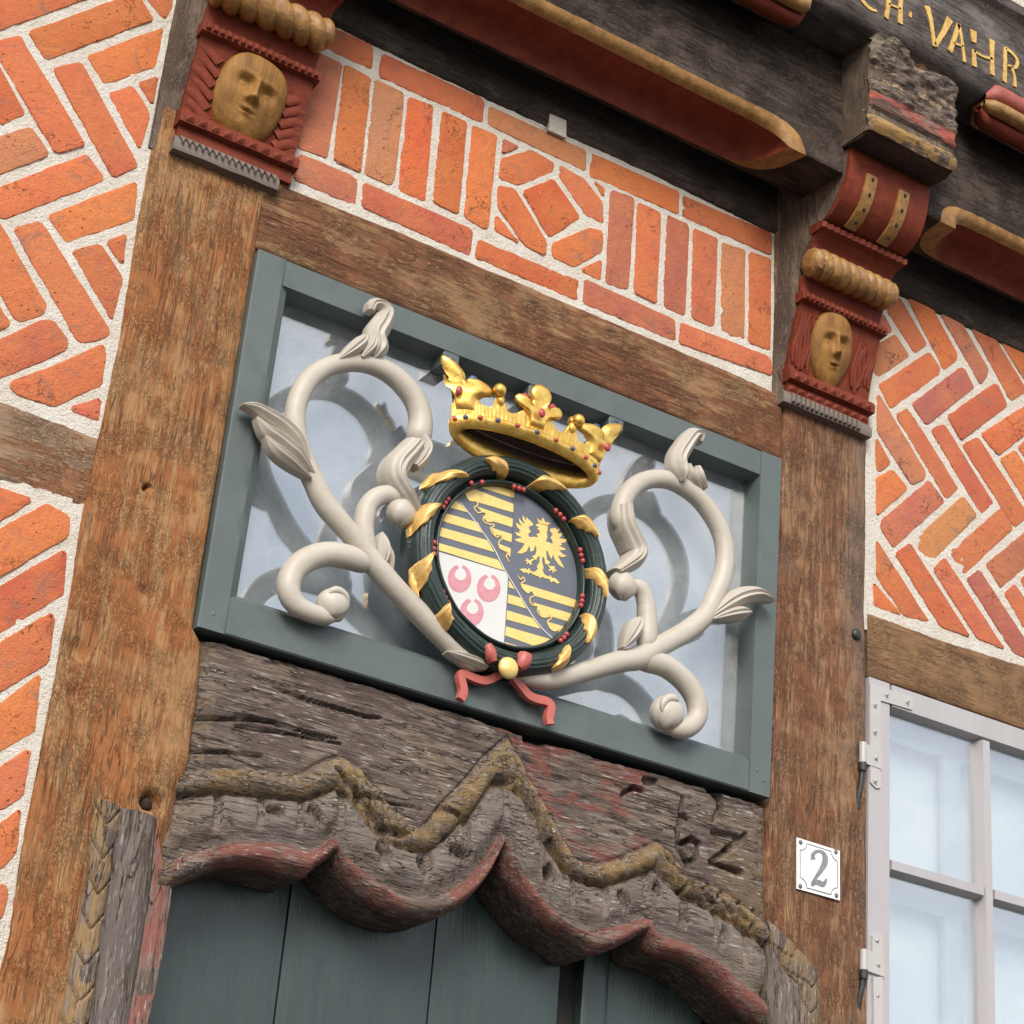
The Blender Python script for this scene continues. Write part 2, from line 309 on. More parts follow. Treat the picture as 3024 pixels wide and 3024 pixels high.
  [(0.931,2.646,0.014),(0.938,2.6797,0.0215),(0.9388,2.7146,0.0216),(0.9354,2.7431,0.0211),(0.9335,2.7568,0.0202),(0.9231,2.7815,0.019),(0.9029,2.7939,0.0183),(0.8817,2.7967,0.0163)],
 ],
 'buds': [
  [(0.3516,2.771,0.0284),(0.3839,2.7727,0.0101)],
  [(0.869,2.7775,0.0298),(0.8443,2.7837,0.0097)],
  [(0.2348,2.5472,0.0312),(0.2236,2.5547,0.0146)],
  [(0.9941,2.5392,0.0368),(1.0052,2.5577,0.0168)],
 ],
 'leaves': [
  [(0.1549,2.793,0.0029),(0.1163,2.8379,0.0172),(0.0872,2.857,0.0189),(0.0535,2.8684,0.0165),(0.0233,2.8765,0.0102),(-0.0008,2.8745,0.0011)],
  [(0.1593,2.7828,0.0029),(0.1174,2.8091,0.0171),(0.0801,2.8252,0.0187),(0.0525,2.8359,0.0141),(0.0292,2.8567,0.0023)],
  [(0.152,2.7717,0.0023),(0.1087,2.7887,0.0125),(0.0746,2.803,0.0124),(0.05,2.8233,0.0023)],
  [(0.2495,3.0648,0.0061),(0.2569,3.0927,0.0239),(0.2506,3.1185,0.0234),(0.2611,3.1479,0.0216),(0.266,3.1721,0.018),(0.2534,3.1846,0.0149),(0.2364,3.181,0.0124),(0.2336,3.1656,0.008)],
  [(0.1763,3.0339,0.003),(0.2028,3.0657,0.0133),(0.2212,3.0914,0.0128),(0.2256,3.1056,0.0049)],
  [(0.2228,3.0547,0.003),(0.2405,3.0863,0.0122),(0.2431,3.1156,0.0067)],
  [(0.3203,2.6407,0.0025),(0.323,2.6716,0.0142),(0.3188,2.6954,0.0127),(0.3135,2.7165,0.002)],
  [(0.3432,2.6478,0.0015),(0.3364,2.6708,0.0076),(0.3273,2.6906,0.0051)],
  [(0.3711,2.9428,0.0061),(0.3836,2.9166,0.0134),(0.3772,2.8901,0.0133),(0.3642,2.8675,0.0078)],
  [(1.0771,2.764,0.0027),(1.1261,2.8131,0.017),(1.1658,2.8424,0.0192),(1.2066,2.8595,0.0173),(1.2407,2.8617,0.0098),(1.2561,2.8589,0.0014)],
  [(1.0914,2.7682,0.0027),(1.1309,2.7892,0.0149),(1.1674,2.8047,0.015),(1.1925,2.8144,0.0021)],
  [(0.9923,3.0476,0.0069),(0.9852,3.0748,0.0228),(0.9801,3.0995,0.0215),(0.9966,3.1352,0.0203),(1.0155,3.1653,0.0176),(1.0322,3.1695,0.0141),(1.031,3.1556,0.0092)],
  [(1.0513,3.0543,0.0028),(1.0206,3.0704,0.0139),(1.0081,3.0959,0.0104)],
  [(1.0623,3.058,0.0028),(1.0408,3.0772,0.0126),(1.034,3.0998,0.007)],
  [(0.8709,2.641,0.0028),(0.8841,2.6683,0.0156),(0.8973,2.696,0.0169),(0.9082,2.7151,0.0045)],
  [(0.478,2.5238,0.0015),(0.5079,2.5224,0.0102),(0.5436,2.52,0.0128),(0.5657,2.5188,0.0077)],
 ],
 'wreath_out': [
  [(0.3701,2.7131),(0.3791,2.7929),(0.4148,2.8649),(0.4762,2.9172),(0.7101,2.9297),(0.7698,2.8949),(0.8069,2.8443),(0.8205,2.7733),(0.8113,2.7042),(0.7899,2.6354),(0.7399,2.5699),(0.6799,2.536),(0.3799,2.6707)],
 ],
 'wreath_in': [
  [(0.4388,2.7196),(0.4359,2.7573),(0.4424,2.7983),(0.4627,2.8417),(0.4933,2.8705),(0.534,2.8895),(0.6495,2.8932),(0.7014,2.8724),(0.7367,2.8405),(0.7599,2.7941),(0.7655,2.7426),(0.7581,2.6878),(0.7357,2.6396),(0.704,2.6048),(0.6495,2.5765),(0.602,2.5731),(0.5485,2.5803),(0.5078,2.6011),(0.4708,2.6404),(0.4477,2.6764)],
 ],
 'wleaf': [
  [(0.3868,2.8311),(0.4703,2.8752)],
  [(0.5021,2.922),(0.5685,2.9059)],
  [(0.6154,2.907),(0.6922,2.918)],
  [(0.7198,2.8698),(0.7755,2.8426)],
  [(0.7653,2.7819),(0.8049,2.7214)],
  [(0.7677,2.6816),(0.768,2.6146)],
  [(0.725,2.5985),(0.6976,2.544)],
  [(0.4533,2.6032),(0.4682,2.5483)],
  [(0.4091,2.6936),(0.405,2.611)],
  [(0.4144,2.7963),(0.3718,2.726)],
 ],
 'berries': [
  [(0.4308,2.8031),(0.4346,2.8134),(0.4397,2.8229),(0.4198,2.7248),(0.4204,2.7123),(0.4224,2.7015),(0.4491,2.6316),(0.4556,2.6223),(0.4624,2.6143),(0.5845,2.898),(0.596,2.8984),(0.607,2.8988),(0.6853,2.8791),(0.6961,2.874),(0.7055,2.8674),(0.7498,2.8135),(0.753,2.803),(0.7574,2.7924),(0.7627,2.718),(0.7626,2.7075),(0.761,2.6973),(0.7325,2.6281),(0.7269,2.6193),(0.7195,2.6111),(0.4873,2.8731),(0.5111,2.883)],
 ],
 'sh_gold': [
  [(0.5065,2.8917),(0.5976,2.9063),(0.5985,2.8845),(0.5204,2.8817)],
  [(0.4844,2.8656),(0.4971,2.8738),(0.5983,2.8715),(0.5991,2.8536),(0.5167,2.8485),(0.5015,2.8453),(0.491,2.8506)],
  [(0.5162,2.8391),(0.5998,2.8399),(0.6001,2.8219),(0.5565,2.82),(0.5429,2.8139),(0.5331,2.8203),(0.5398,2.8304),(0.5298,2.8308)],
  [(0.5522,2.8054),(0.6007,2.807),(0.6009,2.7893),(0.5808,2.7898),(0.573,2.7968),(0.5621,2.792)],
  [(0.5727,2.7769),(0.6013,2.7763),(0.6006,2.7569),(0.5947,2.7642),(0.5861,2.7654),(0.5774,2.7671)],
  [(0.4393,2.8373),(0.4673,2.8366),(0.5012,2.8204),(0.4499,2.8166)],
  [(0.4267,2.8017),(0.4446,2.8023),(0.521,2.8063),(0.5361,2.7883),(0.426,2.7832)],
  [(0.4221,2.769),(0.5466,2.7765),(0.5647,2.7569),(0.4241,2.751)],
  [(0.4258,2.7361),(0.574,2.7433),(0.5905,2.7258),(0.4274,2.7223)],
  [(0.6312,2.7115),(0.7838,2.7158),(0.7822,2.6987),(0.6643,2.6948),(0.6565,2.701),(0.6454,2.6977),(0.6364,2.7014)],
  [(0.6599,2.68),(0.7745,2.6841),(0.77,2.6658),(0.706,2.6634),(0.6949,2.6581),(0.6819,2.6594),(0.672,2.6732)],
  [(0.6985,2.6501),(0.7594,2.6523),(0.7525,2.6296),(0.7334,2.6318),(0.7265,2.644),(0.7171,2.6361),(0.7068,2.6383)],
  [(0.6029,2.7094),(0.6176,2.6952),(0.6032,2.6944)],
  [(0.6037,2.6799),(0.6326,2.6809),(0.6477,2.6629),(0.6043,2.6621)],
  [(0.6041,2.6466),(0.6642,2.6477),(0.6835,2.631),(0.6045,2.6276)],
  [(0.6036,2.6133),(0.7187,2.6168),(0.7066,2.5908),(0.6049,2.5947)],
  [(0.6054,2.5809),(0.6844,2.5825),(0.6517,2.5676),(0.6059,2.5609)],
 ],
 'sh_white': [
  [(0.4275,2.7213),(0.5914,2.7253),(0.6008,2.7165),(0.605,2.5619),(0.5512,2.5666),(0.4991,2.5916),(0.4619,2.6333),(0.4383,2.6741)],
 ],
 'sh_line': [
  [(0.4552,2.8452,0.0011),(0.4639,2.8415,0.0011),(0.4787,2.8341,0.0011),(0.5031,2.8163,0.0011),(0.5278,2.7954,0.0011),(0.562,2.7644,0.0011),(0.588,2.7308,0.0011),(0.6165,2.7006,0.0011),(0.6483,2.6662,0.0011),(0.667,2.6485,0.0011),(0.6886,2.6317,0.0011),(0.7097,2.6211,0.0011),(0.7274,2.6172,0.0011)],
  [(0.5973,2.9089,0.0006),(0.6,2.8507,0.0005),(0.6015,2.798,0.0005),(0.6013,2.7558,0.0005)],
  [(0.6008,2.7165,0.0005),(0.6036,2.6426,0.0005),(0.6045,2.5668,0.0005)],
  [(0.4304,2.7201,0.0005),(0.5914,2.7253,0.0005)],
 ],
 'sh_crancelin': [
  [(0.4844,2.8656,0.0011),(0.4893,2.854,0.0011),(0.4986,2.8459,0.0011),(0.5081,2.8491,0.0011),(0.5167,2.8477,0.0011),(0.5153,2.8393,0.0011),(0.5096,2.8348,0.0011),(0.5184,2.8265,0.0011),(0.5297,2.8316,0.0011),(0.5389,2.8306,0.0011),(0.5323,2.82,0.0011),(0.5346,2.812,0.0011),(0.5474,2.8109,0.0011),(0.5571,2.8141,0.0011),(0.557,2.8088,0.0011),(0.5509,2.8049,0.0011),(0.5562,2.794,0.0011),(0.5681,2.7894,0.0011),(0.573,2.7973,0.0011),(0.5805,2.7934,0.0011),(0.5726,2.7808,0.0011),(0.5758,2.7687,0.0011),(0.5902,2.7673,0.0011),(0.5966,2.7654,0.0011),(0.5917,2.7567,0.0011),(0.5993,2.7468,0.0008)],
  [(0.6213,2.7249,0.0008),(0.6285,2.7185,0.0011),(0.6347,2.7257,0.0011),(0.6383,2.7181,0.0011),(0.6312,2.7115,0.0011),(0.6349,2.7023,0.0011),(0.6484,2.6955,0.0011),(0.6535,2.7027,0.0011),(0.6633,2.6961,0.0011),(0.6536,2.6859,0.0011),(0.6589,2.6745,0.0011),(0.6738,2.6751,0.0011),(0.6727,2.6657,0.0011),(0.6806,2.6572,0.0011),(0.6921,2.658,0.0011),(0.7,2.666,0.0011),(0.7063,2.6601,0.0011),(0.698,2.6499,0.0011),(0.7053,2.6386,0.0011),(0.7171,2.6361,0.0011),(0.7264,2.6453,0.0011),(0.7259,2.6348,0.0011),(0.735,2.6297,0.0011)],
 ],
 'eagle': [
  [(0.6641,2.8196),(0.6523,2.8178),(0.6409,2.8132),(0.6371,2.8189),(0.6434,2.8268),(0.6375,2.8319),(0.6393,2.8364),(0.647,2.8409),(0.6466,2.8448),(0.6398,2.8485),(0.633,2.8513),(0.6301,2.8538),(0.6302,2.8474),(0.6293,2.8451),(0.6218,2.8556),(0.6222,2.8458),(0.6276,2.8396),(0.6251,2.8378),(0.6125,2.8456),(0.616,2.8368),(0.6215,2.8307),(0.6066,2.8343),(0.6106,2.8262),(0.6164,2.8221),(0.6217,2.8218),(0.6146,2.8176),(0.6212,2.8158),(0.607,2.8132),(0.6123,2.808),(0.6252,2.8077),(0.6069,2.7974),(0.6157,2.7953),(0.6316,2.7964),(0.6272,2.7862),(0.6163,2.7714),(0.6263,2.7731),(0.6373,2.7815),(0.6424,2.7959),(0.6468,2.7835),(0.6539,2.7887),(0.6554,2.801),(0.6586,2.7961),(0.6659,2.7994)],
  [(0.6632,2.8173),(0.6596,2.8211),(0.656,2.8249),(0.6643,2.8296),(0.6627,2.835),(0.656,2.8369),(0.6616,2.8407),(0.6599,2.8421),(0.654,2.8412),(0.6541,2.8457),(0.6603,2.8492),(0.6809,2.8514),(0.682,2.8452),(0.6801,2.8347),(0.6829,2.8276),(0.6804,2.8198),(0.6827,2.8057),(0.6855,2.7987),(0.6825,2.7958),(0.685,2.7788),(0.694,2.7757),(0.6921,2.7722),(0.6827,2.7682),(0.6795,2.78),(0.6749,2.7825),(0.6741,2.7734),(0.6799,2.7566),(0.6762,2.7564),(0.6814,2.7463),(0.6935,2.7441),(0.6963,2.7489),(0.7,2.7442),(0.7085,2.7458),(0.7194,2.7393),(0.7137,2.7357),(0.7048,2.7388),(0.6997,2.7343),(0.6949,2.7397),(0.6843,2.7384),(0.6777,2.7393),(0.6727,2.7348),(0.6681,2.7383),(0.6639,2.737),(0.6563,2.7385),(0.6476,2.7397),(0.6459,2.7344),(0.6424,2.7381),(0.6352,2.7349),(0.6241,2.7393),(0.6364,2.745),(0.643,2.7432),(0.6467,2.7492),(0.6494,2.7432),(0.66,2.7446),(0.6667,2.7535),(0.6632,2.7563),(0.6687,2.7678),(0.6685,2.7815),(0.6625,2.7767),(0.661,2.7693),(0.6576,2.7712),(0.6497,2.7629),(0.6524,2.7578),(0.6483,2.7556),(0.6447,2.7593),(0.6398,2.7549),(0.6403,2.7609),(0.6328,2.7605),(0.639,2.7634),(0.638,2.768),(0.6443,2.7641),(0.6564,2.7728),(0.6498,2.7746),(0.6579,2.7801),(0.6602,2.7907),(0.6584,2.798)],
  [(0.6845,2.7727),(0.6925,2.7674),(0.7053,2.7704),(0.7047,2.7652),(0.7109,2.7623),(0.7084,2.76),(0.7028,2.7617),(0.7049,2.7565),(0.7012,2.7553),(0.6996,2.7617),(0.6935,2.7559),(0.6907,2.757),(0.6952,2.7623),(0.687,2.7686)],
  [(0.6802,2.8158),(0.6871,2.817),(0.696,2.8159),(0.6954,2.8227),(0.6895,2.8277),(0.6943,2.8353),(0.6871,2.8429),(0.6889,2.8475),(0.6995,2.8519),(0.7009,2.8544),(0.703,2.849),(0.7101,2.8563),(0.7085,2.8488),(0.7046,2.8426),(0.717,2.846),(0.7139,2.8375),(0.7098,2.8332),(0.7283,2.8362),(0.7266,2.8296),(0.715,2.8239),(0.7185,2.8211),(0.7112,2.8167),(0.7289,2.8154),(0.7238,2.8113),(0.712,2.808),(0.7201,2.8027),(0.7312,2.8012),(0.7207,2.7949),(0.7097,2.7954),(0.7195,2.7837),(0.7274,2.7738),(0.7158,2.7756),(0.7041,2.7848),(0.6989,2.795),(0.6961,2.7832),(0.6895,2.7901),(0.6855,2.7987),(0.6811,2.8052)],
  [(0.6603,2.8502),(0.654,2.8591),(0.6619,2.8567),(0.6652,2.8558),(0.6669,2.8614),(0.6698,2.8653),(0.6725,2.8602),(0.6749,2.857),(0.6792,2.8583),(0.6868,2.8588),(0.6819,2.8527)],
 ],
 'clasps': [
  [(0.4971,2.7088),(0.5031,2.708),(0.5085,2.7056),(0.5131,2.7017),(0.5165,2.6965),(0.5186,2.6903),(0.5192,2.6835),(0.5184,2.6765),(0.5161,2.6697),(0.5125,2.6634),(0.5078,2.658),(0.5023,2.6539),(0.4963,2.6513),(0.4902,2.6502),(0.4842,2.6509),(0.4787,2.6531),(0.4741,2.6569),(0.4706,2.6619),(0.4684,2.668),(0.4676,2.6746),(0.4682,2.6816),(0.4704,2.6885),(0.4738,2.6948),(0.4783,2.7003),(0.4837,2.7046),(0.49,2.7004),(0.4866,2.6976),(0.484,2.694),(0.4825,2.6898),(0.4822,2.6855),(0.482,2.6813),(0.4852,2.6785),(0.4883,2.6764),(0.4919,2.6756),(0.4959,2.6761),(0.4997,2.6779),(0.503,2.6809),(0.5054,2.6847),(0.5079,2.6893),(0.5068,2.6931),(0.5056,2.6969),(0.5033,2.6999),(0.5001,2.7018),(0.4964,2.7024)],
  [(0.5632,2.7094),(0.5693,2.7086),(0.5748,2.7062),(0.5794,2.7023),(0.5829,2.697),(0.5849,2.6908),(0.5855,2.684),(0.5846,2.6769),(0.5823,2.67),(0.5786,2.6637),(0.5738,2.6583),(0.5682,2.6541),(0.562,2.6515),(0.5558,2.6504),(0.5497,2.6511),(0.5442,2.6533),(0.5395,2.6571),(0.536,2.6622),(0.5338,2.6683),(0.533,2.675),(0.5337,2.682),(0.5359,2.689),(0.5395,2.6954),(0.5441,2.7009),(0.5497,2.7052),(0.556,2.701),(0.5525,2.6982),(0.5498,2.6945),(0.5483,2.6903),(0.5479,2.686),(0.5477,2.6817),(0.551,2.6789),(0.554,2.6768),(0.5578,2.6759),(0.5618,2.6765),(0.5656,2.6783),(0.569,2.6813),(0.5715,2.6851),(0.5741,2.6897),(0.573,2.6936),(0.5718,2.6975),(0.5695,2.7005),(0.5663,2.7024),(0.5625,2.703)],
  [(0.5308,2.649),(0.5368,2.6482),(0.5422,2.6458),(0.5468,2.6419),(0.5502,2.6367),(0.5523,2.6306),(0.5529,2.6238),(0.552,2.6169),(0.5497,2.6101),(0.5461,2.6039),(0.5414,2.5987),(0.5358,2.5946),(0.5298,2.592),(0.5237,2.5911),(0.5177,2.5917),(0.5122,2.594),(0.5076,2.5978),(0.5041,2.6028),(0.5019,2.6088),(0.5011,2.6154),(0.5018,2.6223),(0.504,2.6291),(0.5074,2.6354),(0.512,2.6408),(0.5174,2.645),(0.5237,2.6408),(0.5203,2.638),(0.5176,2.6344),(0.5161,2.6303),(0.5158,2.6261),(0.5156,2.6219),(0.5188,2.6191),(0.5219,2.617),(0.5255,2.6161),(0.5295,2.6166),(0.5333,2.6184),(0.5366,2.6213),(0.539,2.6251),(0.5416,2.6296),(0.5405,2.6334),(0.5393,2.6372),(0.537,2.6402),(0.5338,2.6421),(0.5301,2.6427)],
 ],
 'ribbons': [
  [(0.6003,2.5129,0.0073),(0.5804,2.4979,0.0076),(0.5668,2.4926,0.0076),(0.5493,2.4925,0.0076),(0.5333,2.4944,0.0075),(0.5202,2.4939,0.0075),(0.5202,2.4829,0.0075),(0.5245,2.4699,0.0075),(0.5258,2.4577,0.0075),(0.5198,2.4405,0.0068)],
  [(0.6302,2.518,0.0074),(0.6512,2.5046,0.0077),(0.6704,2.4923,0.0081),(0.6888,2.4893,0.0081),(0.7105,2.4903,0.0081),(0.7218,2.4861,0.0081),(0.7221,2.4726,0.0078),(0.7178,2.4587,0.0077),(0.7209,2.4444,0.0074)],
 ],
 'bow': [
  [(0.5971,2.5155,0.0212)],
  [(0.5489,2.5509,0.0066),(0.5553,2.54,0.0096),(0.5606,2.5304,0.0092),(0.566,2.5208,0.0049)],
  [(0.6358,2.5549,0.0111),(0.6332,2.5445,0.0131),(0.6272,2.5316,0.011),(0.6225,2.5239,0.005)],
 ],
 'door_x': [
  [(0.3049,2.0505),(0.3109,1.8265)],
  [(0.6113,2.0655),(0.6132,1.8803)],
  [(0.896,2.0349),(0.8999,1.9312)],
  [(0.9386,2.0431),(0.9428,1.9389)],
  [(0.999,2.0548),(1.0039,1.9497)],
  [(0.0847,1.9914),(0.0735,1.7936)],
 ],
 'plate': [
  [(1.368,2.3784),(1.4842,2.376),(1.4857,2.2716),(1.3708,2.2717)],
 ],
 'plate_two': [
  [(1.4104,2.3401,0.0058),(1.4083,2.3485,0.0042),(1.4157,2.3576,0.0033),(1.4264,2.3622,0.0029),(1.4369,2.3601,0.0046),(1.4423,2.3513,0.0063),(1.4397,2.3385,0.0063),(1.4305,2.3227,0.0046),(1.4191,2.3066,0.0033),(1.4105,2.2915,0.0033),(1.4088,2.2849,0.0025)],
  [(1.4087,2.2868,0.0029),(1.417,2.2944,0.0041),(1.4278,2.2953,0.005),(1.4377,2.2945,0.0046),(1.4432,2.3008,0.0033),(1.4459,2.308,0.0021)],
 ],
 'plate_screw': [
  [(1.3773,2.3705,0.005),(1.4724,2.3711,0.0051),(1.4753,2.2801,0.005),(1.3787,2.2788,0.0049)],
 ],
 'win': [
  [(1.5592,2.7849),(1.9195,2.7866)],
  [(1.6196,2.733),(1.906,2.7374),(1.8998,2.3907),(1.625,2.3886)],
  [(1.9206,2.7365),(1.9276,2.3879)],
  [(1.625,2.3715),(1.9009,2.3655),(1.8959,2.0919)],
  [(1.9319,2.3743)],
 ],
 'win_hw': [
  [(1.5624,2.7689),(1.6848,2.7709),(1.6894,2.762),(1.6864,2.7404),(1.5939,2.7377),(1.5939,2.5384),(1.5805,2.5351),(1.5648,2.5445)],
  [(1.5407,2.6277),(1.5959,2.6231),(1.5961,2.5808),(1.5422,2.5829)],
  [(1.5699,2.2152),(1.5818,2.2226),(1.5992,2.222),(1.6037,2.1353),(1.5479,2.1396),(1.5476,2.1781),(1.5701,2.1817)],
  [(1.5715,2.1292),(1.5972,2.1341),(1.5997,2.0191),(1.5742,2.0147)],
 ],
 'win_screw': [
  [(1.6091,2.7545,0.0046),(1.6699,2.7543,0.0047),(1.5749,2.722,0.0046),(1.5752,2.6602,0.0045),(1.5782,2.6012,0.0045),(1.5762,2.5494,0.0045),(1.582,2.2068,0.0042),(1.5865,2.1574,0.0042),(1.584,2.0935,0.0042)],
 ],
 'win_pin': [
  [(1.5423,2.6276),(1.5426,2.5825),(1.5434,2.4831)],
  [(1.5484,2.1812),(1.5487,2.1395),(1.5493,2.0615)],
 ],
 'letters': [
  [(1.2284,4.2744,0.0045),(1.2351,4.2637,0.0058),(1.2452,4.2563,0.0052),(1.2619,4.2522,0.0042),(1.2786,4.2552,0.0033)],
  [(1.3172,4.3271,0.0066),(1.3139,4.287,0.0059),(1.3082,4.2498,0.0059)],
  [(1.3548,4.3468,0.0067),(1.3523,4.3005,0.006),(1.3518,4.2562,0.0072)],
  [(1.3155,4.2949,0.003),(1.353,4.2992,0.003)],
  [(1.3803,4.2989,0.008),(1.3872,4.2976,0.008)],
  [(1.4361,4.3502,0.0094),(1.4489,4.3115,0.006),(1.4593,4.2446,0.0053)],
  [(1.5098,4.3507,0.0102),(1.4897,4.3032,0.0068),(1.4621,4.2476,0.006)],
  [(1.5381,4.3498,0.0062),(1.523,4.2974,0.0061),(1.5082,4.254,0.0074)],
  [(1.5381,4.3498,0.0055),(1.5479,4.3035,0.0041),(1.5556,4.2461,0.0047)],
  [(1.5211,4.2851,0.003),(1.5512,4.2906,0.0031)],
  [(1.5865,4.3548,0.0103),(1.5875,4.3201,0.0069)],
  [(1.5869,4.2971,0.0055),(1.5876,4.2484,0.0075)],
  [(1.6479,4.3576,0.0083),(1.6465,4.3072,0.0062),(1.6467,4.2529,0.0069)],
  [(1.5868,4.2938,0.0038),(1.6191,4.2936,0.0034),(1.6481,4.3015,0.0038)],
  [(1.6917,4.3565,0.0056),(1.6899,4.3026,0.0056),(1.6864,4.2516,0.0062)],
  [(1.6935,4.3568,0.0042),(1.719,4.3497,0.0049),(1.7324,4.335,0.0049),(1.725,4.3133,0.0045),(1.7066,4.3092,0.0035),(1.6926,4.3055,0.0028)],
  [(1.7121,4.3102,0.0042),(1.7204,4.2849,0.0042),(1.7211,4.2545,0.0055)],
  [(1.7579,4.4039,0.005),(1.7803,4.4035,0.005)],
 ],
 'mask': [
  [(-0.0775,3.5348,0.0023)],
  [(-0.148,3.5047),(-0.0022,3.5595)],
  [(-0.1006,3.6267),(-0.0715,3.434)],
 ],
 'mask2': [
  [(1.4169,3.5371,0.0035)],
  [(1.3504,3.5196),(1.4829,3.5641)],
  [(1.4147,3.6262),(1.3922,3.4362)],
 ],
 'mortar_c': [
  [(0.1026,3.8298),(1.278,3.826),(1.2953,3.4065),(0.0463,3.4072)],
 ],
 'notch': [
  [(0.6267,3.8463),(0.67,3.8488),(0.6737,3.8036),(0.6272,3.803)],
 ],
 'crown_c': [
  [(0.5929,-0.078,2.967)],
 ],
}
# ------------------------------------------------------------------ materials
class G:
    def __init__(s, name, rough=0.6):
        s.m = bpy.data.materials.new(name)
        s.m.use_nodes = True
        s.t = s.m.node_tree
        s.t.nodes.clear()
        s.out = s.t.nodes.new("ShaderNodeOutputMaterial")
        s.b = s.t.nodes.new("ShaderNodeBsdfPrincipled")
        s.b.inputs['Roughness'].default_value = rough
        s.t.links.new(s.b.outputs[0], s.out.inputs['Surface'])
        s.tc = s.t.nodes.new("ShaderNodeTexCoord")
    def put(s, sock, v):
        if isinstance(v, bpy.types.NodeSocket):
            s.t.links.new(v, sock)
        elif isinstance(v, (tuple, list)):
            v = tuple(v)
            n = len(sock.default_value)
            sock.default_value = (v + (1.0,))[:n] if n == 4 else v[:n]
        else:
            sock.default_value = v
    def mapv(s, scale=(1, 1, 1), rot=(0, 0, 0), vec=None, loc=(0, 0, 0)):
        n = s.t.nodes.new("ShaderNodeMapping")
        n.inputs['Scale'].default_value = scale
        n.inputs['Rotation'].default_value = rot
        s.put(n.inputs['Location'], loc)
        s.t.links.new(vec or s.tc.outputs['Object'], n.inputs['Vector'])
        return n.outputs[0]
    def noise(s, vec, scale, detail=4, rough=0.55, dist=0.0):
        n = s.t.nodes.new("ShaderNodeTexNoise")
        n.inputs['Scale'].default_value = scale
        n.inputs['Detail'].default_value = detail
        n.inputs['Roughness'].default_value = rough
        n.inputs['Distortion'].default_value = dist
        s.t.links.new(vec, n.inputs['Vector'])
        return n.outputs['Fac']
    def voro(s, vec, scale, feature='F1', out='Distance'):
        n = s.t.nodes.new("ShaderNodeTexVoronoi")
        n.feature = feature
        n.inputs['Scale'].default_value = scale
        s.t.links.new(vec, n.inputs['Vector'])
        return n.outputs[out]
    def ramp(s, f, stops, mode='LINEAR'):
        n = s.t.nodes.new("ShaderNodeValToRGB")
        cr = n.color_ramp
        cr.interpolation = mode
        while len(cr.elements) < len(stops):
            cr.elements.new(0.5)
        for e, (p, c) in zip(cr.elements, stops):
            e.position = p
            e.color = (c, c, c, 1) if not isinstance(c, (tuple, list)) else tuple(c) + (1,)
        s.t.links.new(f, n.inputs['Fac'])
        return n.outputs['Color']
    def mix(s, f, a, b, mode='MIX'):
        n = s.t.nodes.new("ShaderNodeMix")
        n.data_type = 'RGBA'
        n.blend_type = mode
        s.put(n.inputs[0], f)
        s.put(n.inputs[6], a)
        s.put(n.inputs[7], b)
        return n.outputs[2]
    def math(s, op, a, b=0.0, c=0.0):
        n = s.t.nodes.new("ShaderNodeMath")
        n.operation = op
        n.use_clamp = False
        s.put(n.inputs[0], a)
        s.put(n.inputs[1], b)
        s.put(n.inputs[2], c)
        return n.outputs[0]
    def bump(s, h, strength=0.5, dist=0.002, prev=None):
        n = s.t.nodes.new("ShaderNodeBump")
        n.inputs['Strength'].default_value = strength
        n.inputs['Distance'].default_value = dist
        s.t.links.new(h, n.inputs['Height'])
        if prev:
            s.t.links.new(prev, n.inputs['Normal'])
        return n.outputs[0]
    def attr(s, name, out='Color'):
        n = s.t.nodes.new("ShaderNodeAttribute")
        n.attribute_name = name
        return n.outputs[out]
    def done(s, color=None, normal=None, rough=None, metal=None, spec=None):
        if color is not None:
            s.put(s.b.inputs['Base Color'], color)
        if normal is not None:
            s.put(s.b.inputs['Normal'], normal)
        if rough is not None:
            s.put(s.b.inputs['Roughness'], rough)
        if metal is not None:
            s.put(s.b.inputs['Metallic'], metal)
        if spec is not None:
            s.put(s.b.inputs['Specular IOR Level'], spec)
        return s.m

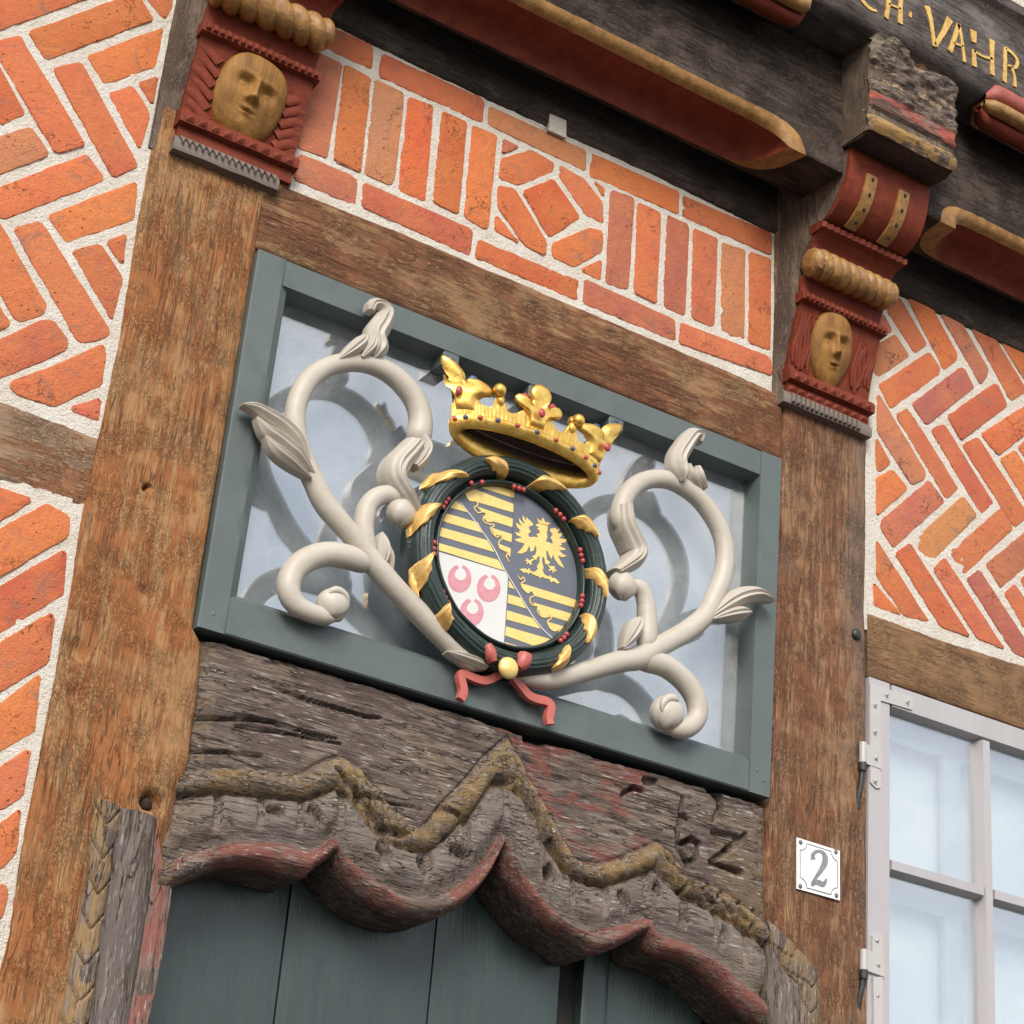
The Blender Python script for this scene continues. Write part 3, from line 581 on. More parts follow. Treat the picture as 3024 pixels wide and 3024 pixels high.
def m_brick():
    g = G("brick", 0.85)
    oi = g.t.nodes.new("ShaderNodeObjectInfo")
    off = g.math('MULTIPLY', oi.outputs['Random'], 37.0)
    cv = g.t.nodes.new("ShaderNodeCombineXYZ")
    for i in range(3):
        g.put(cv.inputs[i], off)
    v = g.mapv((1, 1, 1), loc=cv.outputs[0])
    big = g.noise(v, 9, 3, 0.6)
    mid = g.noise(v, 38, 5, 0.65, 0.6)
    fine = g.noise(v, 260, 3, 0.6)
    base = oi.outputs['Color']
    c = g.mix(g.ramp(big, [(0.36, 0.0), (0.64, 0.6)]), base, g.mix(0.7, base, (0.56, 0.20, 0.055)))
    c = g.mix(g.ramp(mid, [(0.30, 0.5), (0.46, 0.0)]), c, g.mix(0.7, base, (0.20, 0.075, 0.05)))
    c = g.mix(g.ramp(mid, [(0.60, 0.0), (0.80, 0.30)]), c, (0.56, 0.24, 0.13))
    sm = g.noise(v, 14, 2, 0.5, 1.5)
    c = g.mix(g.ramp(sm, [(0.60, 0.0), (0.74, 0.55)]), c, (0.22, 0.125, 0.085))
    # dark grit
    gr = g.voro(v, 150)
    gm = g.noise(v, 60, 2)
    c = g.mix(g.math('MULTIPLY', g.ramp(gr, [(0.10, 0.8), (0.17, 0.0)]), g.ramp(gm, [(0.55, 0.0), (0.62, 1.0)])), c, (0.10, 0.04, 0.03))
    # hair cracks
    cr = g.noise(v, 22, 6, 0.62, 0.4)
    crk = g.ramp(g.math('ABSOLUTE', g.math('SUBTRACT', cr, 0.5)), [(0.0, 1.0), (0.008, 0.0)])
    crm = g.ramp(g.noise(v, 11, 1), [(0.60, 0.0), (0.70, 1.0)])
    ck = g.math('MULTIPLY', crk, crm)
    c = g.mix(g.math('MULTIPLY', ck, 0.8), c, (0.07, 0.03, 0.025))
    c = g.mix(g.math('MULTIPLY', g.ramp(fine, [(0.35, 0.25), (0.65, 0.0)]), 1.0), c, (0.16, 0.05, 0.03))
    # lime smeared over the arrises
    rim = g.attr("rim", 'Fac')
    rn = g.noise(v, 120, 4, 0.7)
    lf = g.ramp(g.math('ADD', g.math('MULTIPLY', rim, 0.62), g.math('MULTIPLY', rn, 0.75)), [(0.98, 0.0), (1.06, 1.0)])
    c = g.mix(lf, c, (0.62, 0.55, 0.47))
    h = g.math('ADD', g.math('MULTIPLY', mid, 0.9), g.math('MULTIPLY', fine, 0.40))
    pit = g.voro(v, 75)
    pm = g.ramp(g.noise(v, 19, 2), [(0.50, 0.0), (0.62, 1.0)])
    pf = g.math('MULTIPLY', g.ramp(pit, [(0.10, 1.0), (0.22, 0.0)]), pm)
    h = g.math('SUBTRACT', h, g.math('MULTIPLY', pf, 0.5))
    c = g.mix(g.math('MULTIPLY', pf, 0.45), c, (0.16, 0.06, 0.04))
    h = g.math('SUBTRACT', h, g.math('MULTIPLY', ck, 0.8))
    return g.done(c, g.bump(h, 1.0, 0.005), g.ramp(mid, [(0.3, 0.72), (0.7, 0.92)]))

def m_mortar():
    g = G("lime_mortar", 0.95)
    v = g.mapv()
    a = g.noise(v, 16, 4, 0.6)
    b = g.noise(v, 110, 5, 0.72)
    f = g.noise(v, 420, 2, 0.6)
    c = g.mix(g.ramp(a, [(0.35, 0.0), (0.7, 1.0)]), (0.68, 0.61, 0.53), (0.77, 0.73, 0.665))
    c = g.mix(g.ramp(b, [(0.30, 0.75), (0.43, 0.0)]), c, (0.38, 0.33, 0.275))
    c = g.mix(g.ramp(f, [(0.26, 0.4), (0.35, 0.0)]), c, (0.30, 0.26, 0.22))
    h = g.math('ADD', g.math('MULTIPLY', b, 1.0), g.math('MULTIPLY', f, 0.45))
    return g.done(c, g.bump(h, 1.0, 0.009))

def m_timber(name, axis, paint, bare, dark, amount=0.5, grey=None, crack=0.6, bumpd=0.004, spec=0.3):
    """weathered painted oak; axis = direction of the grain ('X' or 'Z')"""
    g = G(name, 0.75)
    def sc(a, l):
        return (l, a, a) if axis == 'X' else (a, a, l)
    v0 = g.mapv((1, 1, 1))
    dis = g.noise(v0, 3.0, 2)
    v1 = g.mapv(sc(1.0, 0.16))
    v2 = g.mapv(sc(1.0, 0.07))
    grain = g.noise(v1, 85, 6, 0.68, 0.4)
    fib = g.noise(v2, 330, 3, 0.6)
    pat = g.noise(v1, 15, 5, 0.62, 0.5)
    blotch = g.noise(v0, 5, 4, 0.6)
    wear = g.math('ADD', g.math('MULTIPLY', grain, 0.55), g.math('ADD', g.math('MULTIPLY', pat, 0.45), g.math('MULTIPLY', blotch, 0.35)))
    lo = 0.675 - 0.16 * (amount - 0.5)
    c = g.mix(g.ramp(wear, [(lo - 0.035, 0.0), (lo + 0.035, 1.0)]), paint, bare)
    c = g.mix(g.ramp(blotch, [(0.35, 0.35), (0.6, 0.0)]), c, g.mix(0.6, paint, dark))
    c = g.mix(g.ramp(fib, [(0.30, 0.45), (0.45, 0.0)]), c, dark)
    if grey:
        gm = g.noise(g.mapv(sc(1.0, 0.3), loc=(3, 1, 2)), 7, 4, 0.6)
        c = g.mix(g.ramp(gm, [(0.55, 0.0), (0.70, 0.85)]), c, grey)
    # drying cracks along the grain and crazed paint across it
    ck = g.noise(v2, 55, 4, 0.6, 0.8)
    cm = g.noise(v0, 9, 3)
    cf = g.math('MULTIPLY', g.ramp(g.math('ABSOLUTE', g.math('SUBTRACT', ck, 0.5)), [(0.0, 1.0), (0.026, 0.0)]), g.ramp(cm, [(0.42, 0.0), (0.56, 1.0)]))
    v3 = g.mapv(sc(1.0, 0.42))
    fl = g.noise(v3, 190, 4, 0.7, 1.2)
    vf = g.math('MULTIPLY', g.ramp(g.math('ABSOLUTE', g.math('SUBTRACT', fl, 0.5)), [(0.0, 1.0), (0.035, 0.0)]), g.ramp(g.noise(v0, 17, 3), [(0.42, 0.0), (0.62, 0.7)]))
    v4 = g.mapv(sc(1.0, 0.022), loc=(5, 3, 1))
    sp = g.noise(v4, 24, 3, 0.55, 0.5)
    spf = g.math('MULTIPLY', g.ramp(g.math('ABSOLUTE', g.math('SUBTRACT', sp, 0.5)), [(0.0, 1.0), (0.010, 0.0)]), g.ramp(g.noise(g.mapv(sc(1.0, 0.4), loc=(9, 2, 4)), 6, 2), [(0.50, 0.0), (0.58, 1.0)]))
    tot = g.math('MAXIMUM', spf, g.math('MAXIMUM', cf, vf))
    c = g.mix(g.ramp(fl, [(0.55, 0.0), (0.68, 0.5)]), c, g.mix(0.35, paint, (0.44, 0.27, 0.13)))
    c = g.mix(g.math('MULTIPLY', tot, crack), c, dark)
    h = g.math('ADD', g.math('MULTIPLY', grain, 0.7), g.math('MULTIPLY', fib, 0.35))
    h = g.math('SUBTRACT', h, g.math('MULTIPLY', tot, 0.7))
    return g.done(c, g.bump(h, 0.85, bumpd), g.ramp(grain, [(0.3, 0.6), (0.7, 0.85)]), spec=spec)

def m_carved(name, axis='X', chip=0.55, streak=0.8):
    """old carved oak with remains of paint: colour comes from the painted bands of the carving ('paint')"""
    g = G(name, 0.8)
    def sc(a, l):
        return (l, a, a) if axis == 'X' else (a, a, l)
    v0 = g.mapv()
    v1 = g.mapv(sc(1.0, 0.13))
    v2 = g.mapv(sc(1.0, 0.09), loc=(1, 2, 3))
    paint = g.attr("paint")
    grain = g.noise(v1, 95, 6, 0.7, 0.3)
    fib = g.noise(v2, 300, 3, 0.62)
    bl = g.noise(v0, 9, 4, 0.6)
    wood = g.mix(g.ramp(grain, [(0.36, 0.0), (0.60, 1.0)]), (0.045, 0.033, 0.029), (0.195, 0.158, 0.138))
    wood = g.mix(g.ramp(bl, [(0.45, 0.0), (0.68, 0.5)]), wood, (0.165, 0.115, 0.075))
    wear = g.math('ADD', g.math('MULTIPLY', grain, 0.6), g.math('MULTIPLY', bl, 0.55))
    c = g.mix(g.ramp(wear, [(0.56 - 0.1 * (chip - 0.5), 0.0), (0.63 - 0.1 * (chip - 0.5), 0.9)]), paint, wood)
    lf = g.math('MULTIPLY', g.ramp(fib, [(0.60, 0.0), (0.67, 1.0)]), g.ramp(g.noise(v1, 28, 3), [(0.40, 0.0), (0.56, streak)]))
    c = g.mix(lf, c, (0.47, 0.43, 0.40))
    c = g.mix(g.ramp(fib, [(0.30, 0.75), (0.44, 0.0)]), c, (0.025, 0.019, 0.017))
    ck = g.noise(v2, 48, 4, 0.6, 0.8)
    cf = g.math('MULTIPLY', g.ramp(g.math('ABSOLUTE', g.math('SUBTRACT', ck, 0.5)), [(0.0, 1.0), (0.018, 0.0)]), g.ramp(bl, [(0.42, 0.0), (0.55, 1.0)]))
    c = g.mix(g.math('MULTIPLY', cf, 0.85), c, (0.018, 0.014, 0.012))
    h = g.math('SUBTRACT', g.math('ADD', g.math('MULTIPLY', grain, 0.9), g.math('MULTIPLY', fib, 0.6)), g.math('MULTIPLY', cf, 0.8))
    return g.done(c, g.bump(h, 1.0, 0.005), 0.78, spec=0.3)

def m_paint(name, c1, c2=None, rough=0.5, scale=30, axis=None, worn=None, wornf=0.5, bump=0.25, bscale=140, spec=0.5, dirt=None):
    g = G(name, rough)
    s = (1, 1, 1) if axis is None else ((0.1, 1, 1) if axis == 'X' else (1, 1, 0.1))
    v = g.mapv(s)
    v0 = g.mapv()
    a = g.noise(v, scale, 5, 0.62)
    b = g.noise(v, bscale, 4, 0.6)
    c = g.mix(g.ramp(a, [(0.35, 0.0), (0.65, 1.0)]), c1, c2 or tuple(x * 0.82 for x in c1))
    if dirt:
        d = g.noise(v0, 12, 5, 0.65)
        c = g.mix(g.ramp(d, [(0.52, 0.0), (0.72, 0.6)]), c, dirt)
    if worn:
        w = g.math('ADD', g.math('MULTIPLY', g.noise(v0, 24, 5, 0.7), 0.6), g.math('MULTIPLY', b, 0.4))
        lo = 0.62 - 0.2 * (wornf - 0.5)
        c = g.mix(g.ramp(w, [(lo, 0.0), (lo + 0.05, 0.9)]), c, worn)
    h = g.math('ADD', a, b)
    rr = g.ramp(a, [(0.3, max(rough - 0.08, 0.05)), (0.7, min(rough + 0.1, 1.0))])
    return g.done(c, g.bump(h, bump, 0.0025), rr, spec=spec)

def m_gold(name, c1=(0.86, 0.58, 0.16), c2=(0.66, 0.37, 0.07), metal=0.85, rough=0.34):
    g = G(name, rough)
    v = g.mapv()
    a = g.noise(v, 45, 5, 0.65)
    b = g.noise(v, 220, 3, 0.6)
    c = g.mix(g.ramp(a, [(0.36, 1.0), (0.60, 0.0)]), c1, c2)
    return g.done(c, g.bump(g.math('ADD', a, g.math('MULTIPLY', b, 0.4)), 0.3, 0.003), g.ramp(b, [(0.3, rough - 0.08), (0.7, rough + 0.14)]), metal)

def m_pane(name, tint, refl, dust=1.0):
    g = G(name, 0.02)
    v = g.mapv()
    tr = g.t.nodes.new("ShaderNodeBsdfTransparent")
    tr.inputs['Color'].default_value = tint + (1,)
    gl = g.t.nodes.new("ShaderNodeBsdfGlossy")
    gl.inputs['Roughness'].default_value = 0.015
    gl.inputs['Color'].default_value = (1, 1, 1, 1)
    g.put(gl.inputs['Normal'], g.bump(g.noise(v, 3.5, 2, 0.5), 0.06, 0.02))
    df = g.t.nodes.new("ShaderNodeBsdfDiffuse")
    df.inputs['Color'].default_value = (0.62, 0.66, 0.70, 1)
    lw = g.t.nodes.new("ShaderNodeLayerWeight")
    lw.inputs['Blend'].default_value = 0.5
    fres = g.math('ADD', refl, g.math('MULTIPLY', g.math('POWER', lw.outputs['Facing'], 5.0), 1 - refl))
    m1 = g.t.nodes.new("ShaderNodeMixShader")
    g.put(m1.inputs[0], fres)
    g.t.links.new(tr.outputs[0], m1.inputs[1])
    g.t.links.new(gl.outputs[0], m1.inputs[2])
    # film of dust on the pane
    d = g.math('ADD', g.math('MULTIPLY', g.noise(v, 9, 5, 0.7), 0.6), g.math('MULTIPLY', g.noise(v, 150, 3, 0.7), 0.4))
    m2 = g.t.nodes.new("ShaderNodeMixShader")
    g.put(m2.inputs[0], g.ramp(d, [(0.40, 0.04 * dust), (0.66, 0.22 * dust)]))
    g.t.links.new(m1.outputs[0], m2.inputs[1])
    g.t.links.new(df.outputs[0], m2.inputs[2])
    g.t.links.new(m2.outputs[0], g.out.inputs['Surface'])
    return g.m

M = {}
M['brick'] = m_brick()
M['mortar'] = m_mortar()
TAN, RUST, TDARK = (0.320, 0.170, 0.070), (0.255, 0.092, 0.027), (0.045, 0.025, 0.016)
M['post'] = m_timber("painted_oak_upright", 'Z', TAN, RUST, TDARK, 0.5)
M['post2'] = m_timber("dark_painted_oak_upright", 'Z', (0.265, 0.148, 0.076), (0.155, 0.062, 0.027), (0.035, 0.022, 0.018), 0.58, grey=(0.120, 0.084, 0.066))
M['beam'] = m_timber("painted_oak_level", 'X', (0.250, 0.140, 0.066), (0.150, 0.057, 0.024), TDARK, 0.60)
M['rail'] = m_timber("greyed_painted_oak_level", 'X', (0.25, 0.16, 0.10), (0.21, 0.09, 0.04), TDARK, 0.3)
M['rail2'] = m_timber("smooth_painted_oak_level", 'X', (0.22, 0.12, 0.055), (0.19, 0.10, 0.05), TDARK, 0.3, crack=0.4)
M['black_wood'] = m_timber("black_oak_level", 'X', (0.030, 0.022, 0.018), (0.066, 0.050, 0.041), (0.008, 0.006, 0.006), 0.5, crack=0.6, spec=0.2)
M['flank'] = m_timber("brown_oak_flank", 'Z', (0.115, 0.080, 0.058), (0.165, 0.122, 0.090), (0.030, 0.021, 0.017), 0.5)
M['script'] = m_timber("dark_beam_wood", 'X', (0.060, 0.046, 0.040), (0.115, 0.098, 0.090), (0.012, 0.010, 0.009), 0.45, grey=(0.20, 0.185, 0.175))
M['carved'] = m_carved("carved_oak_level", 'X')
M['carved_v'] = m_carved("carved_oak_upright", 'Z')
M['rotten'] = m_carved("rotten_oak", 'X', chip=0.45, streak=0.45)
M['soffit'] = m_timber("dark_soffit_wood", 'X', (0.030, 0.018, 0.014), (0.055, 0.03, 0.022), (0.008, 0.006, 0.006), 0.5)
M['frame'] = m_paint("grey_green_paint", (0.078, 0.099, 0.098), (0.090, 0.112, 0.110), 0.42, 9, dirt=(0.060, 0.078, 0.077), bump=0.22, bscale=60)
M['door'] = m_paint("dark_green_door_paint", (0.027, 0.043, 0.043), (0.037, 0.056, 0.055), 0.30, 40, axis='Z', bump=0.35, bscale=260)
M['cream'] = m_paint("cream_paint", (0.44, 0.405, 0.355), (0.395, 0.355, 0.30), 0.50, 9, bump=0.30, bscale=70, dirt=(0.37, 0.30, 0.225))
M['wreath'] = m_paint("dark_green_wreath_paint", (0.013, 0.024, 0.022), (0.019, 0.034, 0.031), 0.38, 30, bump=0.3)
M['gold'] = m_gold("gilding")
M['leafgold'] = m_gold("dull_gilding", (0.78, 0.53, 0.19), (0.60, 0.34, 0.10), 0.40, 0.42)
M['shieldgold'] = m_gold("painted_gold", (0.80, 0.60, 0.22), (0.74, 0.53, 0.18), 0.35, 0.45)
M['slate'] = m_paint("slate_paint", (0.105, 0.115, 0.145), (0.12, 0.13, 0.16), 0.40, 10, bump=0.06)
M['white'] = m_paint("white_paint", (0.58, 0.58, 0.575), (0.54, 0.54, 0.535), 0.45, 10, bump=0.06)
M['pink'] = m_paint("pink_paint", (0.48, 0.19, 0.23), (0.56, 0.27, 0.31), 0.5, 60, bump=0.06)
M['ribbon'] = m_paint("ribbon_red_paint", (0.38, 0.085, 0.070), (0.42, 0.11, 0.09), 0.45, 20, bump=0.12)
M['berry'] = m_paint("berry_red_paint", (0.33, 0.040, 0.042), (0.40, 0.06, 0.06), 0.35, 60, bump=0.1)
M['jewel_blue'] = m_paint("jewel_blue_paint", (0.045, 0.06, 0.13), (0.06, 0.075, 0.15), 0.35, 60, bump=0.1)
M['red'] = m_paint("oxblood_paint", (0.190, 0.036, 0.017), (0.130, 0.025, 0.013), 0.62, 30, bump=0.6, worn=(0.080, 0.030, 0.019), wornf=0.50, spec=0.2)
M['redhot'] = m_paint("weathered_red_paint", (0.33, 0.075, 0.055), (0.25, 0.06, 0.045), 0.6, 26, bump=0.6, worn=(0.10, 0.05, 0.04), wornf=0.5)
M['ochre'] = m_paint("ochre_paint", (0.35, 0.185, 0.052), (0.20, 0.096, 0.028), 0.5, 40, bump=0.6, worn=(0.075, 0.042, 0.021), wornf=0.52)
M['mask'] = m_paint("old_ochre_paint", (0.300, 0.150, 0.036), (0.175, 0.082, 0.021), 0.6, 46, axis='Z', spec=0.25, bump=0.8, worn=(0.070, 0.040, 0.021), wornf=0.50)
M['greywood'] = m_paint("grey_worn_wood", (0.17, 0.135, 0.115), (0.115, 0.090, 0.078), 0.8, 50, axis='X', bump=0.6, worn=(0.05, 0.04, 0.035), wornf=0.5)
M['window'] = m_paint("white_window_paint", (0.37, 0.352, 0.367), (0.34, 0.325, 0.337), 0.4, 14, axis='Z', bump=0.12)
M['iron'] = m_paint("black_iron", (0.018, 0.017, 0.018), (0.03, 0.028, 0.028), 0.5, 60, bump=0.4)
M['steel'] = m_paint("painted_steel", (0.42, 0.405, 0.40), (0.38, 0.365, 0.36), 0.35, 14, bump=0.1)
M['screw'] = m_paint("worn_screw", (0.17, 0.16, 0.15), (0.10, 0.09, 0.085), 0.4, 90, bump=0.2)
M['enamel'] = m_paint("white_enamel", (0.76, 0.76, 0.76), (0.73, 0.73, 0.73), 0.18, 6, bump=0.02)
M['enamel_grey'] = m_paint("grey_enamel", (0.155, 0.16, 0.165), (0.23, 0.235, 0.24), 0.25, 60, bump=0.02)
M['lettergold'] = m_gold("letter_gold", (0.66, 0.44, 0.13), (0.42, 0.24, 0.06), 0.3, 0.5)
M['blind'] = m_paint("pale_blind", (0.60, 0.64, 0.68), (0.55, 0.59, 0.63), 0.8, 3, bump=0.05)
M['sash_reflection'] = m_paint("pale_sash_reflection", (0.50, 0.56, 0.60), (0.47, 0.53, 0.57), 0.6, 5, bump=0.05)  # strip colour stands in for reflected lines in the window panes
M['curtain'] = m_paint("white_curtain", (0.84, 0.88, 0.89), (0.83, 0.87, 0.88), 0.8, 3, bump=0.02)
M['pane'] = m_pane("old_window_glass", (0.90, 0.93, 0.95), 0.28)
M['pane2'] = m_pane("clear_window_glass", (0.95, 0.975, 0.985), 0.36, 0.25)
M['dark'] = m_paint("unlit_backing", (0.02, 0.018, 0.017), None, 0.9, 10)  # near-black colour stands in for unlit depth in gaps and holes
M['crown_in'] = m_paint("brown_crown_lining", (0.045, 0.028, 0.022), (0.07, 0.045, 0.035), 0.7, 40, bump=0.3)
g_ = G("street_paving", 0.9)
_v = g_.mapv()
M['street'] = g_.done(g_.mix(g_.noise(_v, 6, 5, 0.6), (0.045, 0.043, 0.041), (0.075, 0.070, 0.066)), g_.bump(g_.voro(_v, 9, 'DISTANCE_TO_EDGE'), 0.5, 0.02))
# ------------------------------------------------------------------ helpers
WL = {}
def nz(x, y=0.0, z=0.0):
    return noise.noise(Vector((x, y, z)))
def fbm(x, y=0.0, z=0.0, o=4):
    return noise.fractal(Vector((x, y, z)), 1.0, 2.1, o)
def tag(o, label=None, cat=None, group=None, kind=None):
    for k, v in (('label', label), ('category', cat), ('group', group), ('kind', kind)):
        if v:
            o[k] = v
    return o
def thing(name, loc, label, cat, group=None):
    o = bpy.data.objects.new(name, None)
    o.empty_display_size = 0.05
    col.objects.link(o)
    o.location = loc
    WL[o] = Vector(loc)
    return tag(o, label, cat, group)
def link_mesh(name, me, base, parent):
    o = bpy.data.objects.new(name, me)
    col.objects.link(o)
    base = Vector(base)
    if parent is not None:
        o.parent = parent
        o.location = base - WL[parent]
    else:
        o.location = base
    WL[o] = base
    return o
def mk(name, V, F, mat, parent=None, smooth=True, sharp=40, paint=None, rim=None):
    xs = [v[0] for v in V]; ys = [v[1] for v in V]; zs = [v[2] for v in V]
    b = ((min(xs) + max(xs)) / 2, (min(ys) + max(ys)) / 2, min(zs))
    me = bpy.data.meshes.new(name)
    me.from_pydata([(v[0] - b[0], v[1] - b[1], v[2] - b[2]) for v in V], [], F)
    me.materials.append(M[mat] if isinstance(mat, str) else mat)
    if smooth:
        me.polygons.foreach_set('use_smooth', [True] * len(me.polygons))
        if sharp:
            me.set_sharp_from_angle(angle=R(sharp))
    if paint is not None:
        a = me.attributes.new('paint', 'FLOAT_COLOR', 'POINT')
        flat = []
        for c in paint:
            flat += [c[0], c[1], c[2], 1.0]
        a.data.foreach_set('color', flat)
    if rim is not None:
        a = me.attributes.new('rim', 'FLOAT', 'POINT')
        a.data.foreach_set('value', rim)
    me.update()
    return link_mesh(name, me, b, parent)
def grid_faces(nr, nc, off=0, wrap=False, flip=False):
    F = []
    for i in range(nr - 1):
        for j in range(nc if wrap else nc - 1):
            k = (j + 1) % nc
            f = (off + i * nc + j, off + i * nc + k, off + (i + 1) * nc + k, off + (i + 1) * nc + j)
            F.append(f[::-1] if flip else f)
    return F
def interp(pts, key, val, t):
    """pts sorted by key"""
    if t <= pts[0][key]:
        return pts[0][val]
    for a, b in zip(pts, pts[1:]):
        if t <= b[key]:
            w = (t - a[key]) / max(b[key] - a[key], 1e-9)
            return a[val] + (b[val] - a[val]) * w
    return pts[-1][val]
def catmull(P, step):
    """smooth resampling of a polyline of equal-length tuples"""
    n = len(P)
    out = []
    for i in range(n - 1):
        p0 = P[max(i - 1, 0)]; p1 = P[i]; p2 = P[i + 1]; p3 = P[min(i + 2, n - 1)]
        L = math.hypot(p2[0] - p1[0], p2[1] - p1[1])
        k = max(2, int(L / step))
        for j in range(k):
            t = j / k
            out.append(tuple(0.5 * (2 * b + (c - a) * t + (2 * a - 5 * b + 4 * c - d) * t * t + (3 * b - a - 3 * c + d) * t ** 3)
                             for a, b, c, d in zip(p0, p1, p2, p3)))
    out.append(tuple(P[-1]))
    return out
def box(x0, x1, y0, y1, z0, z1, bev=0.0):
    if bev <= 0:
        V = [(x0, y0, z0), (x1, y0, z0), (x1, y1, z0), (x0, y1, z0), (x0, y0, z1), (x1, y0, z1), (x1, y1, z1), (x0, y1, z1)]
        F = [(0, 3, 2, 1), (4, 5, 6, 7), (0, 1, 5, 4), (1, 2, 6, 5), (2, 3, 7, 6), (3, 0, 4, 7)]
        return V, F
    V = []
    b = bev
    for y, d in ((y1, 0), (y0 + b, 0), (y0, b)):
        V += [(x0 + d, y, z0 + d), (x1 - d, y, z0 + d), (x1 - d, y, z1 - d), (x0 + d, y, z1 - d)]
    F = [(3, 2, 1, 0), (8, 9, 10, 11)]
    for k in (0, 4):
        for j in range(4):
            F.append((k + j, k + (j + 1) % 4, k + 4 + (j + 1) % 4, k + 4 + j))
    return V, F
def plate(pts, yf, yb, bev=0.0):
    """flat shape cut out of (x, z) outline with its own thickness; front faces -Y"""
    ar = sum(a[0] * b[1] - b[0] * a[1] for a, b in zip(pts, pts[1:] + pts[:1]))
    if ar < 0:
        pts = pts[::-1]
    n = len(pts)
    V = [(p[0], yf, p[1]) for p in pts] + [(p[0], yb, p[1]) for p in pts]
    F = [tuple(range(n))]
    for i in range(n):
        j = (i + 1) % n
        F.append((j, i, n + i, n + j))
    return V, F
def ribbon(path, yf, yb, step=0.006):
    """flat brush stroke: path of (x, z, r)"""
    S = catmull(path, step)
    n = len(S)
    Lf, Rt = [], []
    for i, s in enumerate(S):
        a = S[max(i - 1, 0)]; b = S[min(i + 1, n - 1)]
        tx, tz = b[0] - a[0], b[1] - a[1]
        l = math.hypot(tx, tz) or 1
        nx, nzz = -tz / l, tx / l
        Lf.append((s[0] + nx * s[2], s[1] + nzz * s[2]))
        Rt.append((s[0] - nx * s[2], s[1] - nzz * s[2]))
    V = []
    for l, r in zip(Lf, Rt):
        V += [(l[0], yb, l[1]), (l[0], yf, l[1]), (r[0], yf, r[1]), (r[0], yb, r[1])]
    F = grid_faces(n, 4, flip=True)
    F += [(0, 1, 2, 3), tuple(4 * (n - 1) + k for k in (3, 2, 1, 0))]
    return V, F
def tube3(P, seg=14, flat=1.0, up=(0, -1, 0)):
    """round tube along 3-D path of (x, y, z, r); flat squeezes it towards `up`"""
    V = []
    n = len(P)
    U = Vector(up)
    for i, p in enumerate(P):
        a = Vector(P[max(i - 1, 0)][:3]); b = Vector(P[min(i + 1, n - 1)][:3])
        t = (b - a).normalized()
        s = t.cross(U)
        if s.length < 1e-4:
            s = t.cross(Vector((1, 0, 0)))
        s.normalize()
        u = s.cross(t).normalized()
        for k in range(seg):
            an = 2 * math.pi * k / seg
            q = Vector(p[:3]) + s * (p[3] * math.cos(an)) + u * (p[3] * flat * math.sin(an))
            V.append(tuple(q))
    F = grid_faces(n, seg, wrap=True)
    F.append(tuple(range(seg)))
    F.append(tuple((n - 1) * seg + k for k in reversed(range(seg))))
    return V, F
def round_ends(S, k=4):
    """taper the first and last samples so that a tube closes like a dome"""
    S = [list(s) for s in S]
    for i in range(k):
        w = math.sin(math.pi / 2 * (i + 0.4) / k)
        S[i][-1] *= w
        S[-1 - i][-1] *= w
    return S
def leafmesh(path, y0, bulge=0.016, back=0.012, flutes=3, step=0.006, nu=13):
    S = catmull(path, step)
    n = len(S)
    V = []
    for i, s in enumerate(S):
        a = S[max(i - 1, 0)]; b = S[min(i + 1, n - 1)]
        tx, tz = b[0] - a[0], b[1] - a[1]
        l = math.hypot(tx, tz) or 1
        nx, nn = -tz / l, tx / l
        r = max(s[2], 0.0008)
        row = []
        for k in range(nu):
            u = -1 + 2 * k / (nu - 1)
            d = bulge * (1 - abs(u) ** 2.4) * min(1, r / 0.018) - 0.0034 * math.cos(flutes * math.pi * u) * (1 - u * u) * min(1, r / 0.018)
            row.append((s[0] + nx * u * r, y0 - d, s[1] + nn * u * r))
        row.append((s[0] - nx * -r * 0.92, y0 + back, s[1] - nn * -r * 0.92))
        row.append((s[0] - nx * r * 0.92, y0 + back, s[1] - nn * r * 0.92))
        V += row
    F = grid_faces(n, nu + 2, wrap=True, flip=True)
    F.append(tuple(range(nu + 2))); F.append(tuple((n - 1) * (nu + 2) + k for k in reversed(range(nu + 2))))
    return V, F
def ellipsoid(c, rx, ry, rz, nu=10, nv=7):
    V = []
    for i in range(nv + 1):
        t = math.pi * i / nv
        for j in range(nu):
            p = 2 * math.pi * j / nu
            V.append((c[0] + rx * math.sin(t) * math.cos(p), c[1] + ry * math.sin(t) * math.sin(p), c[2] + rz * math.cos(t)))
    return V, grid_faces(nv + 1, nu, wrap=True, flip=True)
def join(parts):
    V, F = [], []
    for v, f in parts:
        o = len(V)
        V += v
        F += [tuple(i + o for i in q) for q in f]
    return V, F
def prism_x(prof, x0, x1, nx=2, fn=None, yback=0.05):
    """moulding: open profile of (y, z) from bottom to top, run along x, closed to the back and at both ends"""
    prof = [(yback, prof[0][1])] + list(prof) + [(yback, prof[-1][1])]
    n = len(prof)
    V = []
    for i in range(nx):
        x = x0 + (x1 - x0) * i / (nx - 1)
        for k, (y, z) in enumerate(prof):
            if fn:
                dy, dz = fn(x, k, y, z)
                y, z = y + dy, z + dz
            V.append((x, y, z))
    F = grid_faces(nx, n)
    for i in range(nx - 1):
        F.append((i * n, (i + 1) * n, (i + 1) * n + n - 1, i * n + n - 1)[::-1])
    F.append(tuple(range(n)))
    F.append(tuple((nx - 1) * n + k for k in reversed(range(n))))
    return V, F

